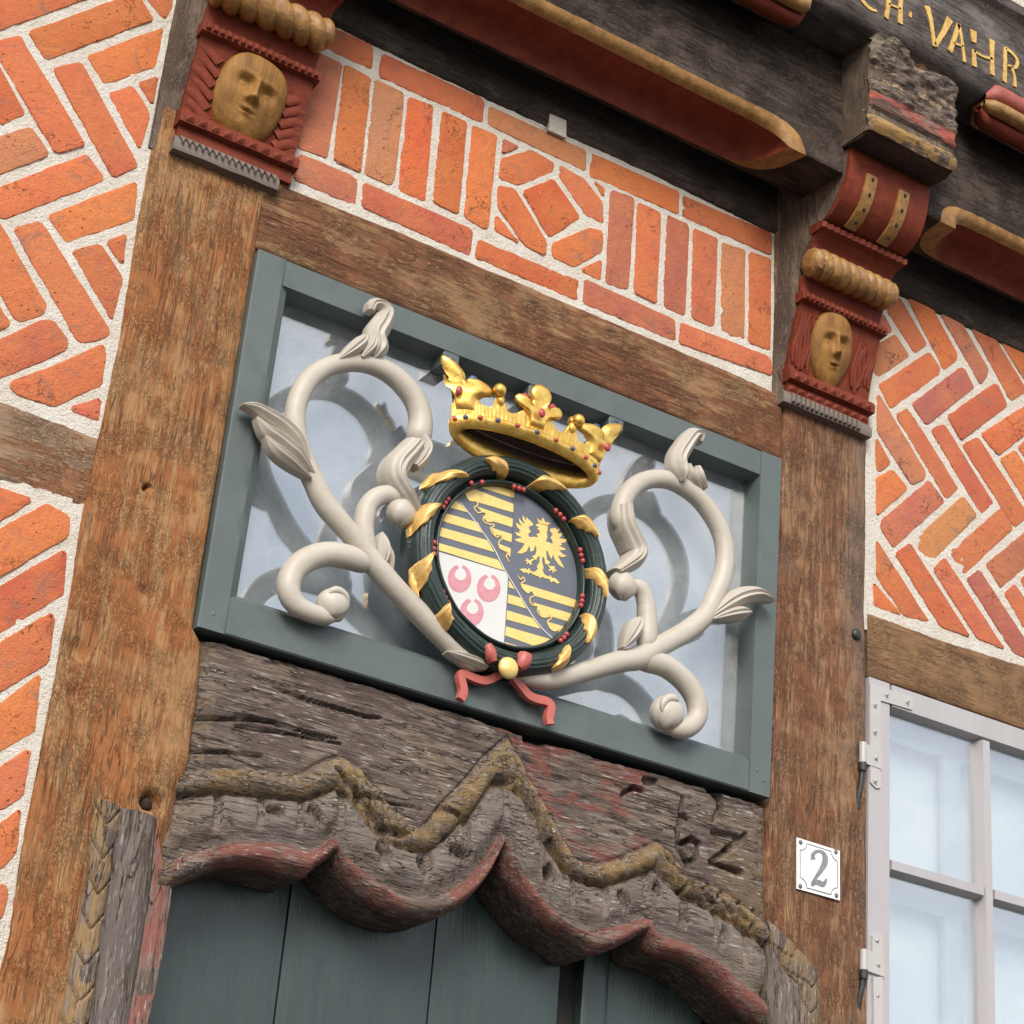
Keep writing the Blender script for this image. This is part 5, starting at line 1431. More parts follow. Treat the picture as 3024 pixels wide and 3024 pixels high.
    for fr in (0.275, 0.675):
        xc = x0 + w * fr
        V = []
        B2 = BS[2:-6]
        for i, (y, z) in enumerate(B2):
            y2, z2 = B2[min(i + 1, len(B2) - 1)]; y1, z1 = B2[max(i - 1, 0)]
            ty, tz = y2 - y1, z2 - z1
            l = math.hypot(ty, tz)
            ny, nz2 = -tz / l, ty / l
            for xx, o in ((xc - 0.017, -0.001), (xc - 0.016, 0.005), (xc - 0.008, 0.0065), (xc + 0.008, 0.0065), (xc + 0.016, 0.005), (xc + 0.017, -0.001)):
                V.append((xx + 0.0008 * nz(z * 40, fr), y + ny * o, z + nz2 * o))
        s = mk("strap", V, grid_faces(len(B2), 6), 'ochre', t, sharp=40)
        for q in (2, 6, 10, 14):
            if q >= len(B2):
                continue
            y, z = B2[q]
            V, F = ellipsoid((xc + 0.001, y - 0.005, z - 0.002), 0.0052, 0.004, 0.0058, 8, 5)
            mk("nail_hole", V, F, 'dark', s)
    return t
c_l = console("red console with a round ochre face under a twisted rope moulding, on the left post", -0.205, 0.046, 'L')
c_r = console("red console with a narrow ochre face, ribbed roll and strapped belly, right post", 1.304, 1.552, 'R')

def beam_head(label, x0, x1, seed):
    t = thing("beam_end", ((x0 + x1) / 2, -0.15, 3.95), label, "beam end", "floor beam ends on the consoles")
    nx, nzz = 90, 80
    z0, z1 = 3.955, 4.212
    V, P = [], []
    for i in range(nzz):
        z = z0 + (z1 - z0) * i / (nzz - 1)
        for j in range(nx):
            x = x0 + (x1 - x0) * j / (nx - 1)
            n1 = fbm(x * 8, z * 21, seed, 5)
            n2 = fbm(x * 26, z * 52, seed + 3, 4)
            y = -0.298 - 0.012 * (z - z0) / (z1 - z0) * 2
            c = (0.10, 0.070, 0.052)
            u = z - z0
            if u < 0.042:                      # ochre roll
                y -= 0.012 * math.sin(math.pi * min(1, u / 0.042)) - 0.004
                y += 0.010 * max(0, n1)
                c = (0.33, 0.19, 0.065) if n1 + 0.35 * n2 < 0.25 else (0.12, 0.085, 0.06)
            elif u < 0.066:
                y += 0.010 + 0.012 * n1 + 0.006 * n2
                c = (0.10, 0.075, 0.058) if n2 < 0.25 else (0.33, 0.25, 0.17)
            elif u < 0.102:
                y += 0.004 + 0.003 * n1
                c = (0.36, 0.090, 0.065) if n1 < 0.42 else (0.12, 0.06, 0.05)
            else:
                y += 0.010 + 0.020 * n1 + 0.006 * n2 + 0.003 * round(3 * nz(x * 12, z * 30, seed))
                c = (0.085, 0.058, 0.046) if n2 < 0.10 else ((0.36, 0.25, 0.15) if n1 > 0.10 else (0.16, 0.115, 0.085))
                if j < 22 and u > 0.19:
                    c = (0.20, 0.165, 0.115); y -= 0.006
            d = min(j, nx - 1 - j) / nx
            y += 0.010 * max(0, 1 - d / 0.05) ** 2 * (1 + n2)
            V.append((x + (0.006 * n1 if j in (0, nx - 1) else 0), y, z)); P.append(c)
    F = grid_faces(nzz, nx)
    f = mk("weathered_end_grain", V, F, 'rotten', t, sharp=None, paint=P)
    V, F = box(x0 + 0.004, x1 - 0.004, -0.29, 0.02, z0 + 0.002, z1)
    # flanks slightly rounded
    mk("beam_body", V, F, 'flank', t, smooth=False)
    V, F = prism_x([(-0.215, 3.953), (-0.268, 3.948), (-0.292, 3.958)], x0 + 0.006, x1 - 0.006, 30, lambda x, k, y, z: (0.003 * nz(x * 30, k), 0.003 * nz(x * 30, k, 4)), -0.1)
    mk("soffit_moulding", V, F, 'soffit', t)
    return t
beam_head("weathered floor beam end above the strapped right console", 1.290, 1.560, 2.0)
beam_head("floor beam end above the rope console on the left post, cut by the top edge", -0.225, 0.050, 12.0)
# ------------------------------------------------------------------ fanlight over the door
def fanlight():
    t = thing("fanlight", (0.645, 0.02, 2.445), "grey-green framed fanlight pane behind the carved coat of arms", "window")
    fo, fi = D['frame_out'][0], D['frame_in'][0]      # TL, TR, BR, BL
    yf, yb, yg = -0.015, 0.10, 0.036
    def rail(name, a, b, c, d, be):
        """a-b outer edge, d-c inner edge; be = chamfer (width, depth) on the inner arris"""
        N = 60
        V = []
        for i in range(N):
            u = i / (N - 1)
            ox, oz = a[0] + (b[0] - a[0]) * u, a[1] + (b[1] - a[1]) * u
            ix, iz = d[0] + (c[0] - d[0]) * u, d[1] + (c[1] - d[1]) * u
            dx, dz = ix - ox, iz - oz
            l = math.hypot(dx, dz)
            dx, dz = dx / l, dz / l
            w = 0.0009 * nz(ox * 5, oz * 5) + 0.0005 * nz(ox * 22, oz * 22)
            V += [(ox, yb, oz), (ox, yf + 0.003, oz), (ox + dx * 0.003, yf, oz + dz * 0.003)]
            for k in (0.25, 0.5, 0.75):
                V.append((ox + dx * l * k, yf + w, oz + dz * l * k))
            V += [(ix - dx * 0.001, yf, iz - dz * 0.001), (ix + dx * be[0], yf + be[1], iz + dz * be[0]), (ix + dx * be[0], yb, iz + dz * be[0])]
        F = grid_faces(N, 9, flip=True)
        F.append(tuple(range(9))[::-1]); F.append(tuple((N - 1) * 9 + k for k in range(9)))
        return mk(name, V, F, 'frame', t, sharp=30)
    TLo, TRo, BRo, BLo = fo
    TLi, TRi, BRi, BLi = fi
    def on(a, b, p, k):
        """point on edge a-b at the coordinate k of p"""
        w = (p[k] - a[k]) / (b[k] - a[k])
        return (a[0] + (b[0] - a[0]) * w, a[1] + (b[1] - a[1]) * w)
    # stiles run through, rails butt against them (2 mm joint gaps)
    rail("stile", BLo, TLo, TLi[:1] + (TLo[1],), BLi[:1] + (BLo[1],), (0.016, 0.010))
    rail("stile", TRo, BRo, (BRi[0], BRo[1]), (TRi[0], TRo[1]), (0.002, 0.010))
    g = 0.0012
    rail("top_rail", (TLi[0] + g, TLo[1]), (TRi[0] - g, TRo[1]), (TRi[0] - g, TRi[1]), (TLi[0] + g, TLi[1]), (0.002, 0.010))
    rail("bottom_rail", (BRi[0] - g, BRo[1]), (BLi[0] + g, BLo[1]), (BLi[0] + g, BLi[1]), (BRi[0] - g, BRi[1]), (0.010, 0.012))
    V, F = box(0.03, 1.25, yg, yg + 0.004, 2.49, 3.18)
    mk("pane", V, F, 'pane', t, smooth=False)
    # pale board and the inner sash seen faintly through the old glass
    V, F = box(-0.02, 1.30, 0.160, 0.166, 2.43, 3.24)
    mk("blind", V, F, 'blind', t, smooth=False)
    V, F = join([box(0.02, 1.26, 0.060, 0.072, 3.05, 3.09), box(1.19, 1.25, 0.060, 0.072, 2.5, 3.05)])
    # wooden pegs in the stile
    for x, z in ((1.252, 2.492), (1.268, 2.474), (0.02, 2.475)):
        V, F = ellipsoid((x, -0.0148, z), 0.0042, 0.0012, 0.0042, 10, 5)
        mk("peg", V, F, 'frame', t)
    # chamfer stops breaking the reveal of the top rail behind the crown
    for x in (0.442, 0.648, 0.850):
        V, F = box(x - 0.019, x + 0.019, -0.0135, 0.034, 3.138, 3.172, 0.003)
        mk("chamfer_stop", V, F, 'frame', t, smooth=False)
    return t
fanlight()

# ------------------------------------------------------------------ carved coat of arms
def coat_of_arms():
    t = thing("coat_of_arms", (0.598, -0.05, 2.45), "carved coat of arms: cream scrolls, green wreath, striped shield and gilt crown", "coat of arms")
    Y = -0.040
    for si, p in enumerate(D['scroll']):
        if si in (2, 6):                      # acanthus tails of the upper volutes
            S = [(x, z, r * 1.06) for x, z, r in [tuple(q) for q in p]]
            V, F = leafmesh(S, Y - 0.004, 0.030, 0.030, 4, 0.005, 21)
            mk("acanthus_tail", V, F, 'cream', t, sharp=60)
            continue
        S = catmull([tuple(q) for q in p], 0.008)
        n = len(S)
        Q = []
        for i, (x, z, r) in enumerate(S):
            Q.append((x, Y + 0.002 * math.sin(i * 0.15), z, 0.97 * r * (1 + 0.015 * nz(x * 25, z * 25))))
        Q = round_ends(Q, 4)
        V, F = tube3(Q, 22, 0.95)
        mk("scroll", V, F, 'cream', t, sharp=None)
    for k, p in enumerate(D['buds']):
        (x, z, r), (x2, z2, r2) = p
        if k < 2:
            nu, nv = 26, 18
            V = []
            for i in range(nv + 1):
                a = math.pi * i / nv
                for j in range(nu):
                    q = 2 * math.pi * j / nu
                    fl = 1 + 0.06 * math.sin(q * 4 + a * 2.2)
                    V.append((x + r * fl * math.sin(a) * math.cos(q), Y - 0.004 + r * 0.85 * math.sin(a) * math.sin(q), z + r * fl * math.cos(a)))
            b = mk("bud", V, grid_faces(nv + 1, nu, wrap=True, flip=True), 'cream', t, sharp=None)
            S = [(x + (x2 - x) * u, Y - 0.006, z + (z2 - z) * u, r2 * (1.5 - 0.5 * u)) for u in [q / 8 for q in range(9)]]
            V, F = tube3(round_ends(S, 3), 14, 0.9)
            mk("bud_tip", V, F, 'cream', b)
        else:
            # leafy knob that ends the lower curl, with a lip rolled over it
            nu, nv = 44, 22
            V = []
            for i in range(nv + 1):
                a = math.pi * i / nv
                for j in range(nu):
                    q = 2 * math.pi * j / nu
                    fl = 1 + 0.05 * math.sin(q * 3 + a * 3.0) + 0.022 * math.sin(q * 9 + a * 5.0)
                    V.append((x + r * fl * math.sin(a) * math.cos(q), Y - 0.004 + r * 0.80 * math.sin(a) * math.sin(q), z + r * fl * math.cos(a)))
            b = mk("knob", V, grid_faces(nv + 1, nu, wrap=True, flip=True), 'cream', t, sharp=None)
            a0 = math.atan2(z2 - z, x2 - x)
            sg = -1 if k == 2 else 1
            P = [(x + r * 0.72 * math.cos(a0 + sg * q * 0.22), Y - 0.004 - r * 0.55, z + r * 0.72 * math.sin(a0 + sg * q * 0.22), r * (0.30 - 0.012 * q)) for q in range(12)]
            V, F = tube3(round_ends(P, 4), 12, 0.9)
            mk("knob_lip", V, F, 'cream', b)
    for k, p in enumerate(D['leaves']):
        V, F = leafmesh([tuple(q) for q in p], -0.050 - 0.004 * (k % 3), 0.020, 0.020, 3, 0.005, 15)
        mk("leaf", V, F, 'cream', t, sharp=60)
    # wreath
    cx, cz = 0.598, 2.738
    RI, RO = 0.163, 0.2245
    N, prof = 240, []
    K = 74
    V = []
    for i in range(N):
        ph = 2 * math.pi * i / N
        wv = 0.0016 * nz(math.cos(ph) * 3, math.sin(ph) * 3)
        for k in range(K):
            u = k / (K - 1)
            if u < 0.20:                                  # inner round ring
                v = u / 0.20
                r = RI + 0.012 * v
                y = -0.047 - 0.013 * math.sin(math.pi * min(1, v * 1.0)) ** 0.6
            elif u < 0.26:
                r = RI + 0.012 + 0.003 * (u - 0.20) / 0.06
                y = -0.046
            else:
                v = (u - 0.26) / 0.74
                a = math.pi * v
                r = RI + 0.015 + (RO - RI - 0.015) * (0.5 - 0.5 * math.cos(a))
                y = -0.042 - 0.034 * math.sin(a) ** 0.8
                rdg = abs(math.sin(v * math.pi * 8 + 1.6 * nz(math.cos(ph) * 2, math.sin(ph) * 2, 3)))
                y -= 0.0034 * (rdg ** 0.5) * math.sin(a) - 0.001
            V.append((cx + (r + wv) * math.cos(ph), y + 0.0006 * nz(ph * 30, u * 12), cz + (r + wv) * math.sin(ph)))
        V += [(cx + RO * math.cos(ph), -0.012, cz + RO * math.sin(ph)), (cx + RI * math.cos(ph), -0.012, cz + RI * math.sin(ph))]
    F = []
    C = K + 2
    for i in range(N):
        j = (i + 1) % N
        for k in range(C):
            k2 = (k + 1) % C
            F.append((i * C + k, i * C + k2, j * C + k2, j * C + k)[::-1])
    w = mk("wreath", V, F, 'wreath', t, sharp=None)
    for k, ((ax, az), (bx, bz)) in enumerate(D['wleaf']):
        P = []
        aa = math.atan2(az - cz, ax - cx); ab = math.atan2(bz - cz, bx - cx)
        ra = math.hypot(ax - cx, az - cz); rb = math.hypot(bx - cx, bz - cz)
        d = (ab - aa + math.pi) % (2 * math.pi) - math.pi
        for q in range(9):
            u = q / 8
            r = ra + (rb - ra) * u + 0.008 * math.sin(math.pi * u)
            a = aa + d * u
            P.append((cx + r * math.cos(a), cz + r * math.sin(a), 0.66 * (0.002, 0.010, 0.0165, 0.020, 0.0205, 0.018, 0.0125, 0.0075, 0.0015)[q] * (1.06 if k % 2 else 0.94)))
        S = catmull(P, 0.005)
        n = len(S)
        V = []
        nu = 11
        for i, s in enumerate(S):
            a_, b_ = S[max(i - 1, 0)], S[min(i + 1, n - 1)]
            tx, tz = b_[0] - a_[0], b_[1] - a_[1]
            l = math.hypot(tx, tz) or 1
            for j in range(nu):
                uu = -1 + 2 * j / (nu - 1)
                lob = 1 + (0.12 * math.sin(i * 1.1 + k) if abs(uu) > 0.9 else 0)
                x = s[0] - tz / l * uu * s[2] * lob; z = s[1] + tx / l * uu * s[2] * lob
                rr = math.hypot(x - cx, z - cz)
                v = min(1, max(0, (rr - RI - 0.015) / (RO - RI - 0.015)))
                a = math.acos(max(-1, min(1, 1 - 2 * v)))
                y = -0.046 - 0.036 * math.sin(a) ** 0.8 - 0.0035 * (1 - uu * uu) - 0.0035 + 0.0010 * math.sin(uu * 7 + i * 0.5) + 0.004 * abs(uu) ** 3
                V.append((x, y, z))
        F = grid_faces(n, nu, flip=False)
        # underside
        o = len(V)
        V += [(x, y + 0.0035, z) for x, y, z in V]
        F2 = [tuple(q + o for q in f[::-1]) for f in F]
        ring = [i * nu for i in range(n)] + [(n - 1) * nu + j for j in range(1, nu)] + [i * nu + nu - 1 for i in range(n - 2, -1, -1)] + [j for j in range(nu - 2, 0, -1)]
        Fs = [(ring[i], ring[(i + 1) % len(ring)], ring[(i + 1) % len(ring)] + o, ring[i] + o) for i in range(len(ring))]
        mk("wreath_leaf", V, F + F2 + Fs, 'leafgold', w, sharp=60)
    for x, z in D['berries'][0]:
        V, F = ellipsoid((x, -0.0615, z), 0.0053, 0.0053, 0.0056, 10, 7)
        mk("berry", V, F, 'berry', w)
    # shield
    n = 72
    pts = [(cx + 0.178 * math.cos(2 * math.pi * k / n), cz + 0.178 * math.sin(2 * math.pi * k / n)) for k in range(n)]
    V, F = plate(pts, -0.042, -0.020)
    sh = mk("shield", V, F, 'slate', t, smooth=False)
    def field(nm, key, mat, y0, step):
        for k, p in enumerate(D[key]):
            V, F = plate([tuple(q) for q in p], y0 - step * (k % 3) * 0.2, -0.0415)
            mk(nm, V, F, mat, sh, smooth=False)
    field("white_field", 'sh_white', 'white', -0.0424, 0.0)
    field("gold_bar", 'sh_gold', 'shieldgold', -0.0428, 0.0)
    field("clasp", 'clasps', 'pink', -0.0430, 0.0)
    field("eagle", 'eagle', 'shieldgold', -0.0428, 0.0008)
    for k, p in enumerate(D['sh_line']):
        V, F = ribbon([tuple(q) for q in p], -0.0434, -0.0418, 0.008)
        mk("bend_line" if k == 0 else "dividing_line", V, F, 'white' if k == 0 else 'slate', sh, smooth=False)
    for p in D['sh_crancelin']:
        V, F = ribbon([tuple(q) for q in p], -0.0436, -0.0418, 0.003)
        mk("crown_garland", V, F, 'shieldgold', sh, smooth=False)
    # bow
    (x, z, r), = D['bow'][0]
    V, F = ellipsoid((x, -0.078, z), r, r * 0.55, r * 1.02, 22, 14)
    V = [(a + 0.0012 * nz(a * 60, c * 60), b + 0.0012 * nz(a * 60, c * 60, 9), c) for a, b, c in V]
    bow = mk("bow_knot", V, F, 'shieldgold', t)
    for p in D['bow'][1:]:
        V, F = leafmesh([(q[0], q[1], q[2] * 1.25) for q in p], -0.076, 0.016, 0.012, 0, 0.005, 11)
        mk("bow_loop", V, F, 'ribbon', bow)
    for p in D['ribbons']:
        S = catmull([tuple(q) for q in p], 0.006)
        nS = len(S)
        V = []
        for i, s in enumerate(S):
            a, b = S[max(i - 1, 0)], S[min(i + 1, nS - 1)]
            tx, tz = b[0] - a[0], b[1] - a[1]
            l = math.hypot(tx, tz) or 1
            nx, nn = -tz / l, tx / l
            yy = -0.046 + 0.006 * math.sin(i * 0.16)
            for u, dy in ((-1, 0.012), (-1, 0.0), (-0.92, -0.0016), (0, -0.0022), (0.92, -0.0016), (1, 0.0), (1, 0.012)):
                V.append((s[0] + nx * u * s[2] * 1.10, yy + dy, s[1] + nn * u * s[2] * 1.10))
        F = grid_faces(nS, 7, flip=True)
        F.append(tuple(range(7))); F.append(tuple((nS - 1) * 7 + k for k in reversed(range(7))))
        mk("ribbon_tail", V, F, 'ribbon', bow, sharp=50)
    # crown
    kx, ky, kz = D['crown_c'][0][0]
    kz -= 0.006
    rx, ry = 0.166, 0.031
    def S3(th, z, off=0.0):
        """crown wall: a flattened oval ring, its foot tipped towards the street, flaring upwards"""
        f = 1 + 1.5 * max(z, 0) + 9.0 * max(0, z - 0.05) ** 2
        dy = -(ry + (off * 0.45 if off < 0 else off)) * math.cos(th)
        return (kx + (rx * f + off) * math.sin(th), ky + dy - 0.06 * max(z, 0), kz + z - 0.82 * dy * max(0.0, 1 - max(z, 0) / 0.085))
    N = 160
    V = []
    ringp = [(0.001, -0.016), (-0.003, -0.008), (-0.003, 0.0), (0.001, 0.005), (0.006, 0.0075), (0.018, 0.0075), (0.023, 0.004), (0.025, 0.0), (0.024, -0.012), (0.012, -0.018)]
    for i in range(N):
        th = 2 * math.pi * i / N
        for z, o in ringp:
            V.append(S3(th, z, o + 0.0006 * nz(th * 9, z * 90)))
    C = len(ringp)
    F = []
    for i in range(N):
        j = (i + 1) % N
        for k in range(C):
            F.append((i * C + k, i * C + (k + 1) % C, j * C + (k + 1) % C, j * C + k))
    cr = mk("crown", V, F, 'gold', t, sharp=None)
    def hgt(d):
        h = 0.054
        for c, a, w2 in ((0, 0.040, 12.5), (-28, 0.040, 5.0), (28, 0.040, 5.0), (-62, 0.048, 13), (62, 0.048, 13)):
            h += a * math.exp(-abs((d - c) / w2) ** 3)
        return h - 0.020 * max(0, (abs(d) - 78) / 30) ** 2
    N, K = 300, 14
    V = []
    for i in range(N):
        d = -112 + 224 * i / (N - 1)
        th = R(d)
        h = max(0.026, hgt(d))
        for k in range(K):
            z = 0.020 + (h - 0.020) * k / (K - 1)
            V.append(S3(th, z, 0.0008 * nz(d * 0.35, z * 60) + 0.0009 * math.sin(d * 1.9) * (1 - k / K) - (0.002 if k == K - 1 else 0)))
        for k in range(K - 1, -1, -1):
            z = 0.020 + (h - 0.020) * k / (K - 1)
            V.append(S3(th, z, -0.011 if k < K - 1 else -0.008))
    F = grid_faces(N, 2 * K, wrap=True)
    F.append(tuple(range(2 * K))); F.append(tuple((N - 1) * 2 * K + k for k in reversed(range(2 * K))))
    mk("crown_wall", V, F, 'gold', cr, sharp=50)
    # lining
    V = [(kx, ky, kz + 0.040)]
    for i in range(60):
        V.append(S3(2 * math.pi * i / 60, 0.040, -0.009))
    mk("crown_lining", V, [(0, 1 + i, 1 + (i + 1) % 60) for i in range(60)], 'crown_in', cr)
    V = []
    for i in range(61):
        a = R(95 + 170 * i / 60)
        for z in (0.0, 0.045, 0.085):
            V.append(S3(a, z, -0.006))
    mk("crown_back", V, grid_faces(61, 3, flip=True), 'crown_in', cr)
    def lobe(th0, pts, mat, sq=0.75, parent=cr):
        """pts: (sideways, up, outward, radius) on the crown wall at th0"""
        P = []
        for s, z, o, r in pts:
            s = s + math.copysign(0.42, th0) * max(0, z - 0.075) if abs(th0) > 0.5 else s
            a = th0 + s / (rx * 1.1) * (1.0 / max(0.35, math.hypot(math.cos(th0), ry / rx * math.sin(th0))))
            P.append(S3(a, z, o) + (r,))
        P = catmull(P, 0.005)
        V, F = tube3(round_ends(P, 3), 14, sq, (math.sin(th0), -math.cos(th0), 0))
        return mk("lily_lobe", V, F, mat, parent, sharp=None)
    for d, tip in ((-62, 'jewel_blue'), (0, 'berry'), (62, 'jewel_blue')):
        th = R(d)
        half = [(0.0, 0.094), (0.013, 0.090), (0.021, 0.080), (0.022, 0.068), (0.017, 0.057), (0.024, 0.050), (0.033, 0.059), (0.045, 0.061), (0.054, 0.053), (0.053, 0.043), (0.045, 0.035), (0.034, 0.030), (0.024, 0.020), (0.019, 0.006), (0.017, -0.012)]
        out = [(-s_, z_) for s_, z_ in half[::-1]] + half[1:]
        out = catmull(out, 0.006)
        rings = []
        for sc, off in ((1.0, -0.009), (1.0, 0.0015), (0.93, 0.0055), (0.74, 0.0085), (0.50, 0.0060)):
            row = []
            for s_, z_ in out:
                zz = 0.048 + 0.032 + (z_ - 0.032) * (sc if sc > 0.9 else sc * 1.05)
                ss = s_ * sc + (math.copysign(0.40, th) * max(0, zz - 0.075) if abs(th) > 0.5 else 0.0)
                a_ = th + ss / (rx * 1.12) / max(0.35, math.hypot(math.cos(th), ry / rx * math.sin(th)))
                row.append(S3(a_, zz, off + 0.10 * max(0, zz - 0.10)))
            rings.append(row)
        V = [p for row in rings for p in row]
        m_ = len(out)
        F = grid_faces(5, m_, wrap=True, flip=True)
        F.append(tuple(4 * m_ + q for q in reversed(range(m_)))); F.append(tuple(range(m_)))
        mk("lily", V, F, 'gold', cr, sharp=60)
        for s in (-1, 1):
            lobe(th, [(0.020 * s, 0.104, -0.008, 0.007), (0.032 * s, 0.110, -0.006, 0.008), (0.041 * s, 0.105, -0.003, 0.005)], tip)
        lobe(th, [(-0.010, 0.130, -0.010, 0.007), (0, 0.139, -0.008, 0.011), (0.010, 0.130, -0.010, 0.007)], tip)
        c = S3(th, 0.070, 0.016)
        V, F = ellipsoid(c, 0.0078, 0.005, 0.010, 12, 8)
        mk("jewel", V, F, 'berry', cr)
    for d in (-28, 28):
        th = R(d)
        P = [S3(th, z, o) + (r,) for z, o, r in ((0.065, -0.004, 0.009), (0.082, -0.006, 0.0095), (0.095, -0.010, 0.010))]
        V, F = tube3(round_ends(catmull(P, 0.005), 2), 12, 1.0)
        mk("pearl_stem", V, F, 'gold', cr)
        P = [S3(th, 0.098, o) + (r,) for o, r in ((-0.026, 0.010), (-0.010, 0.0105), (0.004, 0.011))]
        V, F = tube3(round_ends(catmull(P, 0.005), 2), 12, 1.0, (0, 0, 1))
        mk("pearl_stem", V, F, 'gold', cr)
        V, F = ellipsoid(S3(th, 0.099, 0.006), 0.0135, 0.0135, 0.0135, 16, 11)
        mk("pearl", V, F, 'gold', cr)
    for k in range(11):
        d = -75 + 150 * k / 10
        V, F = ellipsoid(S3(R(d), 0.012, 0.0078), 0.0062, 0.0035, 0.0050, 10, 6)
        mk("jewel", V, F, 'berry' if k % 2 == 0 else 'jewel_blue', cr)
    return t
coat_of_arms()

# ------------------------------------------------------------------ carved door lintel
def carved_lintel():
    t = thing("carved_lintel", (0.64, 0.05, 1.98), "dark weathered door lintel with a carved, wavy, red-rolled lower edge and carved date", "lintel")
    def curve(key):
        P = []
        for seg in D[key]:
            P += catmull([tuple(q) for q in seg], 0.006)
        P.sort(key=lambda p: p[0])
        return P
    C = [curve('c0'), curve('c1'), curve('c2'), curve('c3')]
    c4 = sorted([tuple(q) for q in D['c4'][0]])
    LS = sorted([tuple(q) for q in D['lintel_side'][0]], key=lambda p: p[1])
    RS = sorted([tuple(q) for q in D['lintel_side'][1]], key=lambda p: p[1])
    x0, x1 = -0.016, 1.293
    NX = 630
    rows = [12, 12, 14, 62]
    RED, GREY, OCH, WOOD = (0.165, 0.062, 0.048), (0.150, 0.126, 0.112), (0.195, 0.128, 0.058), (0.092, 0.066, 0.055)
    strokes = []
    for k, p in enumerate(D['carve']):
        q0 = [tuple(q) for q in p]
        notch = k >= len(D['carve']) - 11
        strokes.append(([(a, b, c * (1.7 if notch else 1.0)) for a, b, c in q0], 0.024 if notch else 0.017))
    for p in D['chev']:
        strokes.append(([tuple(q) for q in p], 0.014))
    segs = []
    for p, dp in strokes:
        for a, b in zip(p, p[1:]):
            segs.append((a, b, dp, min(a[0], b[0]) - 0.02, max(a[0], b[0]) + 0.02, min(a[1], b[1]) - 0.02, max(a[1], b[1]) + 0.02))
    V, P = [], []
    ncol = sum(rows) + 3
    for i in range(NX):
        x = x0 + (x1 - x0) * i / (NX - 1)
        zc = [interp(c, 0, 1, x) for c in C]
        zt = interp(c4, 0, 1, x) + 0.004 * fbm(x * 12, 3.3) + 0.002 * nz(x * 60)
        for k in range(1, 4):
            zc[k] = max(zc[k], zc[k - 1] + 0.006)
        zt = max(zt, zc[3] + 0.006)
        near = [s for s in segs if s[3] < x < s[4]]
        # soffit edge
        V += [(x, 0.118, zc[0] - 0.004), (x, 0.045, zc[0] - 0.002), (x, 0.022, zc[0] - 0.0005)]
        P += [(0.07, 0.048, 0.040), (0.07, 0.048, 0.040), (0.11, 0.05, 0.040)]
        lim = zc + [zt]
        for b in range(4):
            n = rows[b]
            for k in range(n):
                u = k / (n - 1) if b == 3 else k / n
                z = lim[b] + (lim[b + 1] - lim[b]) * u
                h = lim[b + 1] - lim[b]
                if b == 0:                      # red roll
                    a = math.pi * (0.06 + 0.90 * u)
                    y = 0.016 - 0.036 * math.sin(a) ** 0.85 + 0.016 * max(0, u - 0.85) / 0.15
                    c = RED
                    if nz(x * 9, z * 9, 2) > 0.30: c = (0.11, 0.075, 0.062)
                elif b == 1:                    # beaded grey band
                    y = 0.006 - 0.014 * math.sin(math.pi * min(1, max(0, (u - 0.10) / 0.85))) ** 0.6
                    ph = (x / 0.083 + 0.35 * nz(x * 5, 2.0)) % 1.0
                    if u > 0.30:
                        y -= 0.005 * min(1.0, math.sin(math.pi * ph) * 2.2) ** 0.6 - 0.003
                        if ph < 0.10 or ph > 0.90:
                            y += 0.012 * min(1.0, (u - 0.30) / 0.3)
                    c = GREY if nz(x * 11, z * 11, 3) < 0.2 else (0.175, 0.140, 0.118)
                elif b == 2:                    # ochre rope band
                    y = 0.010 - 0.024 * math.sin(math.pi * u) ** 0.6 + 0.004 * math.cos(x * 2 * math.pi / 0.030 + u * 5)
                    c = OCH
                else:
                    d = (z - lim[3])
                    y = 0.006 - 0.004 * math.exp(-d / 0.03) + (0.006 * math.exp(-(d / 0.006) ** 2))
                    c = WOOD
                    q = nz(x * 7 + 4, z * 12, 9)
                    if x > 0.62 and x < 1.05 and nz(x * 6, z * 7, 21) + 0.35 * nz(x * 25, z * 60, 8) > -0.02 and q > -0.3:
                        c = (0.155, 0.060, 0.047)
                    elif q > 0.42:
                        c = (0.14, 0.10, 0.052)
                    if x > 1.17 and z < zt - 0.03:
                        c = (0.125, 0.088, 0.058)
                if b in (1, 2) and nz(x * 14, z * 22, 4) > 0.34:
                    c = tuple(0.5 * (m1 + m2) for m1, m2 in zip(c, WOOD))
                for a_, b_, dp, xa, xb, za, zb in near:
                    if za < z < zb:
                        ax, az, ar = a_; bx, bz, br = b_
                        dx, dz = bx - ax, bz - az
                        w = max(0, min(1, ((x - ax) * dx + (z - az) * dz) / (dx * dx + dz * dz + 1e-12)))
                        rr = ar + (br - ar) * w
                        q = math.hypot(x - ax - dx * w, z - az - dz * w)
                        if q < rr * 1.5:
                            y += dp * (1 - (q / (rr * 1.5)) ** 2)
                y += 0.0016 * nz(x * 9, z * 150, 1) + 0.0022 * nz(x * 16, z * 60, 6) + 0.0018 * fbm(x * 18, z * 30, 2, 3)
                # frayed ends
                xl = interp(LS, 1, 0, z) - 0.016; xr = interp(RS, 1, 0, z)
                e = min(x - xl, xr - x)
                if e < 0.03:
                    y += (0.006 + 0.012 * max(0, nz(z * 90, x * 20))) * (1 - max(0, e) / 0.03)
                    c = (0.16, 0.115, 0.07) if nz(z * 70, 1) > 0 else c
                V.append((x, y, z)); P.append(c)
    F0 = grid_faces(NX, ncol)
    F = []
    for f in F0:
        mx = sum(V[q][0] for q in f) / 4; mz = sum(V[q][2] for q in f) / 4
        if interp(LS, 1, 0, mz) - 0.022 + 0.010 * nz(mz * 60, 4.0) <= mx <= interp(RS, 1, 0, mz) + 0.004:
            F.append(f)
    mk("carved_board", V, F, 'carved', t, sharp=None, paint=P)
    # body behind the carving, a little smaller
    V = []
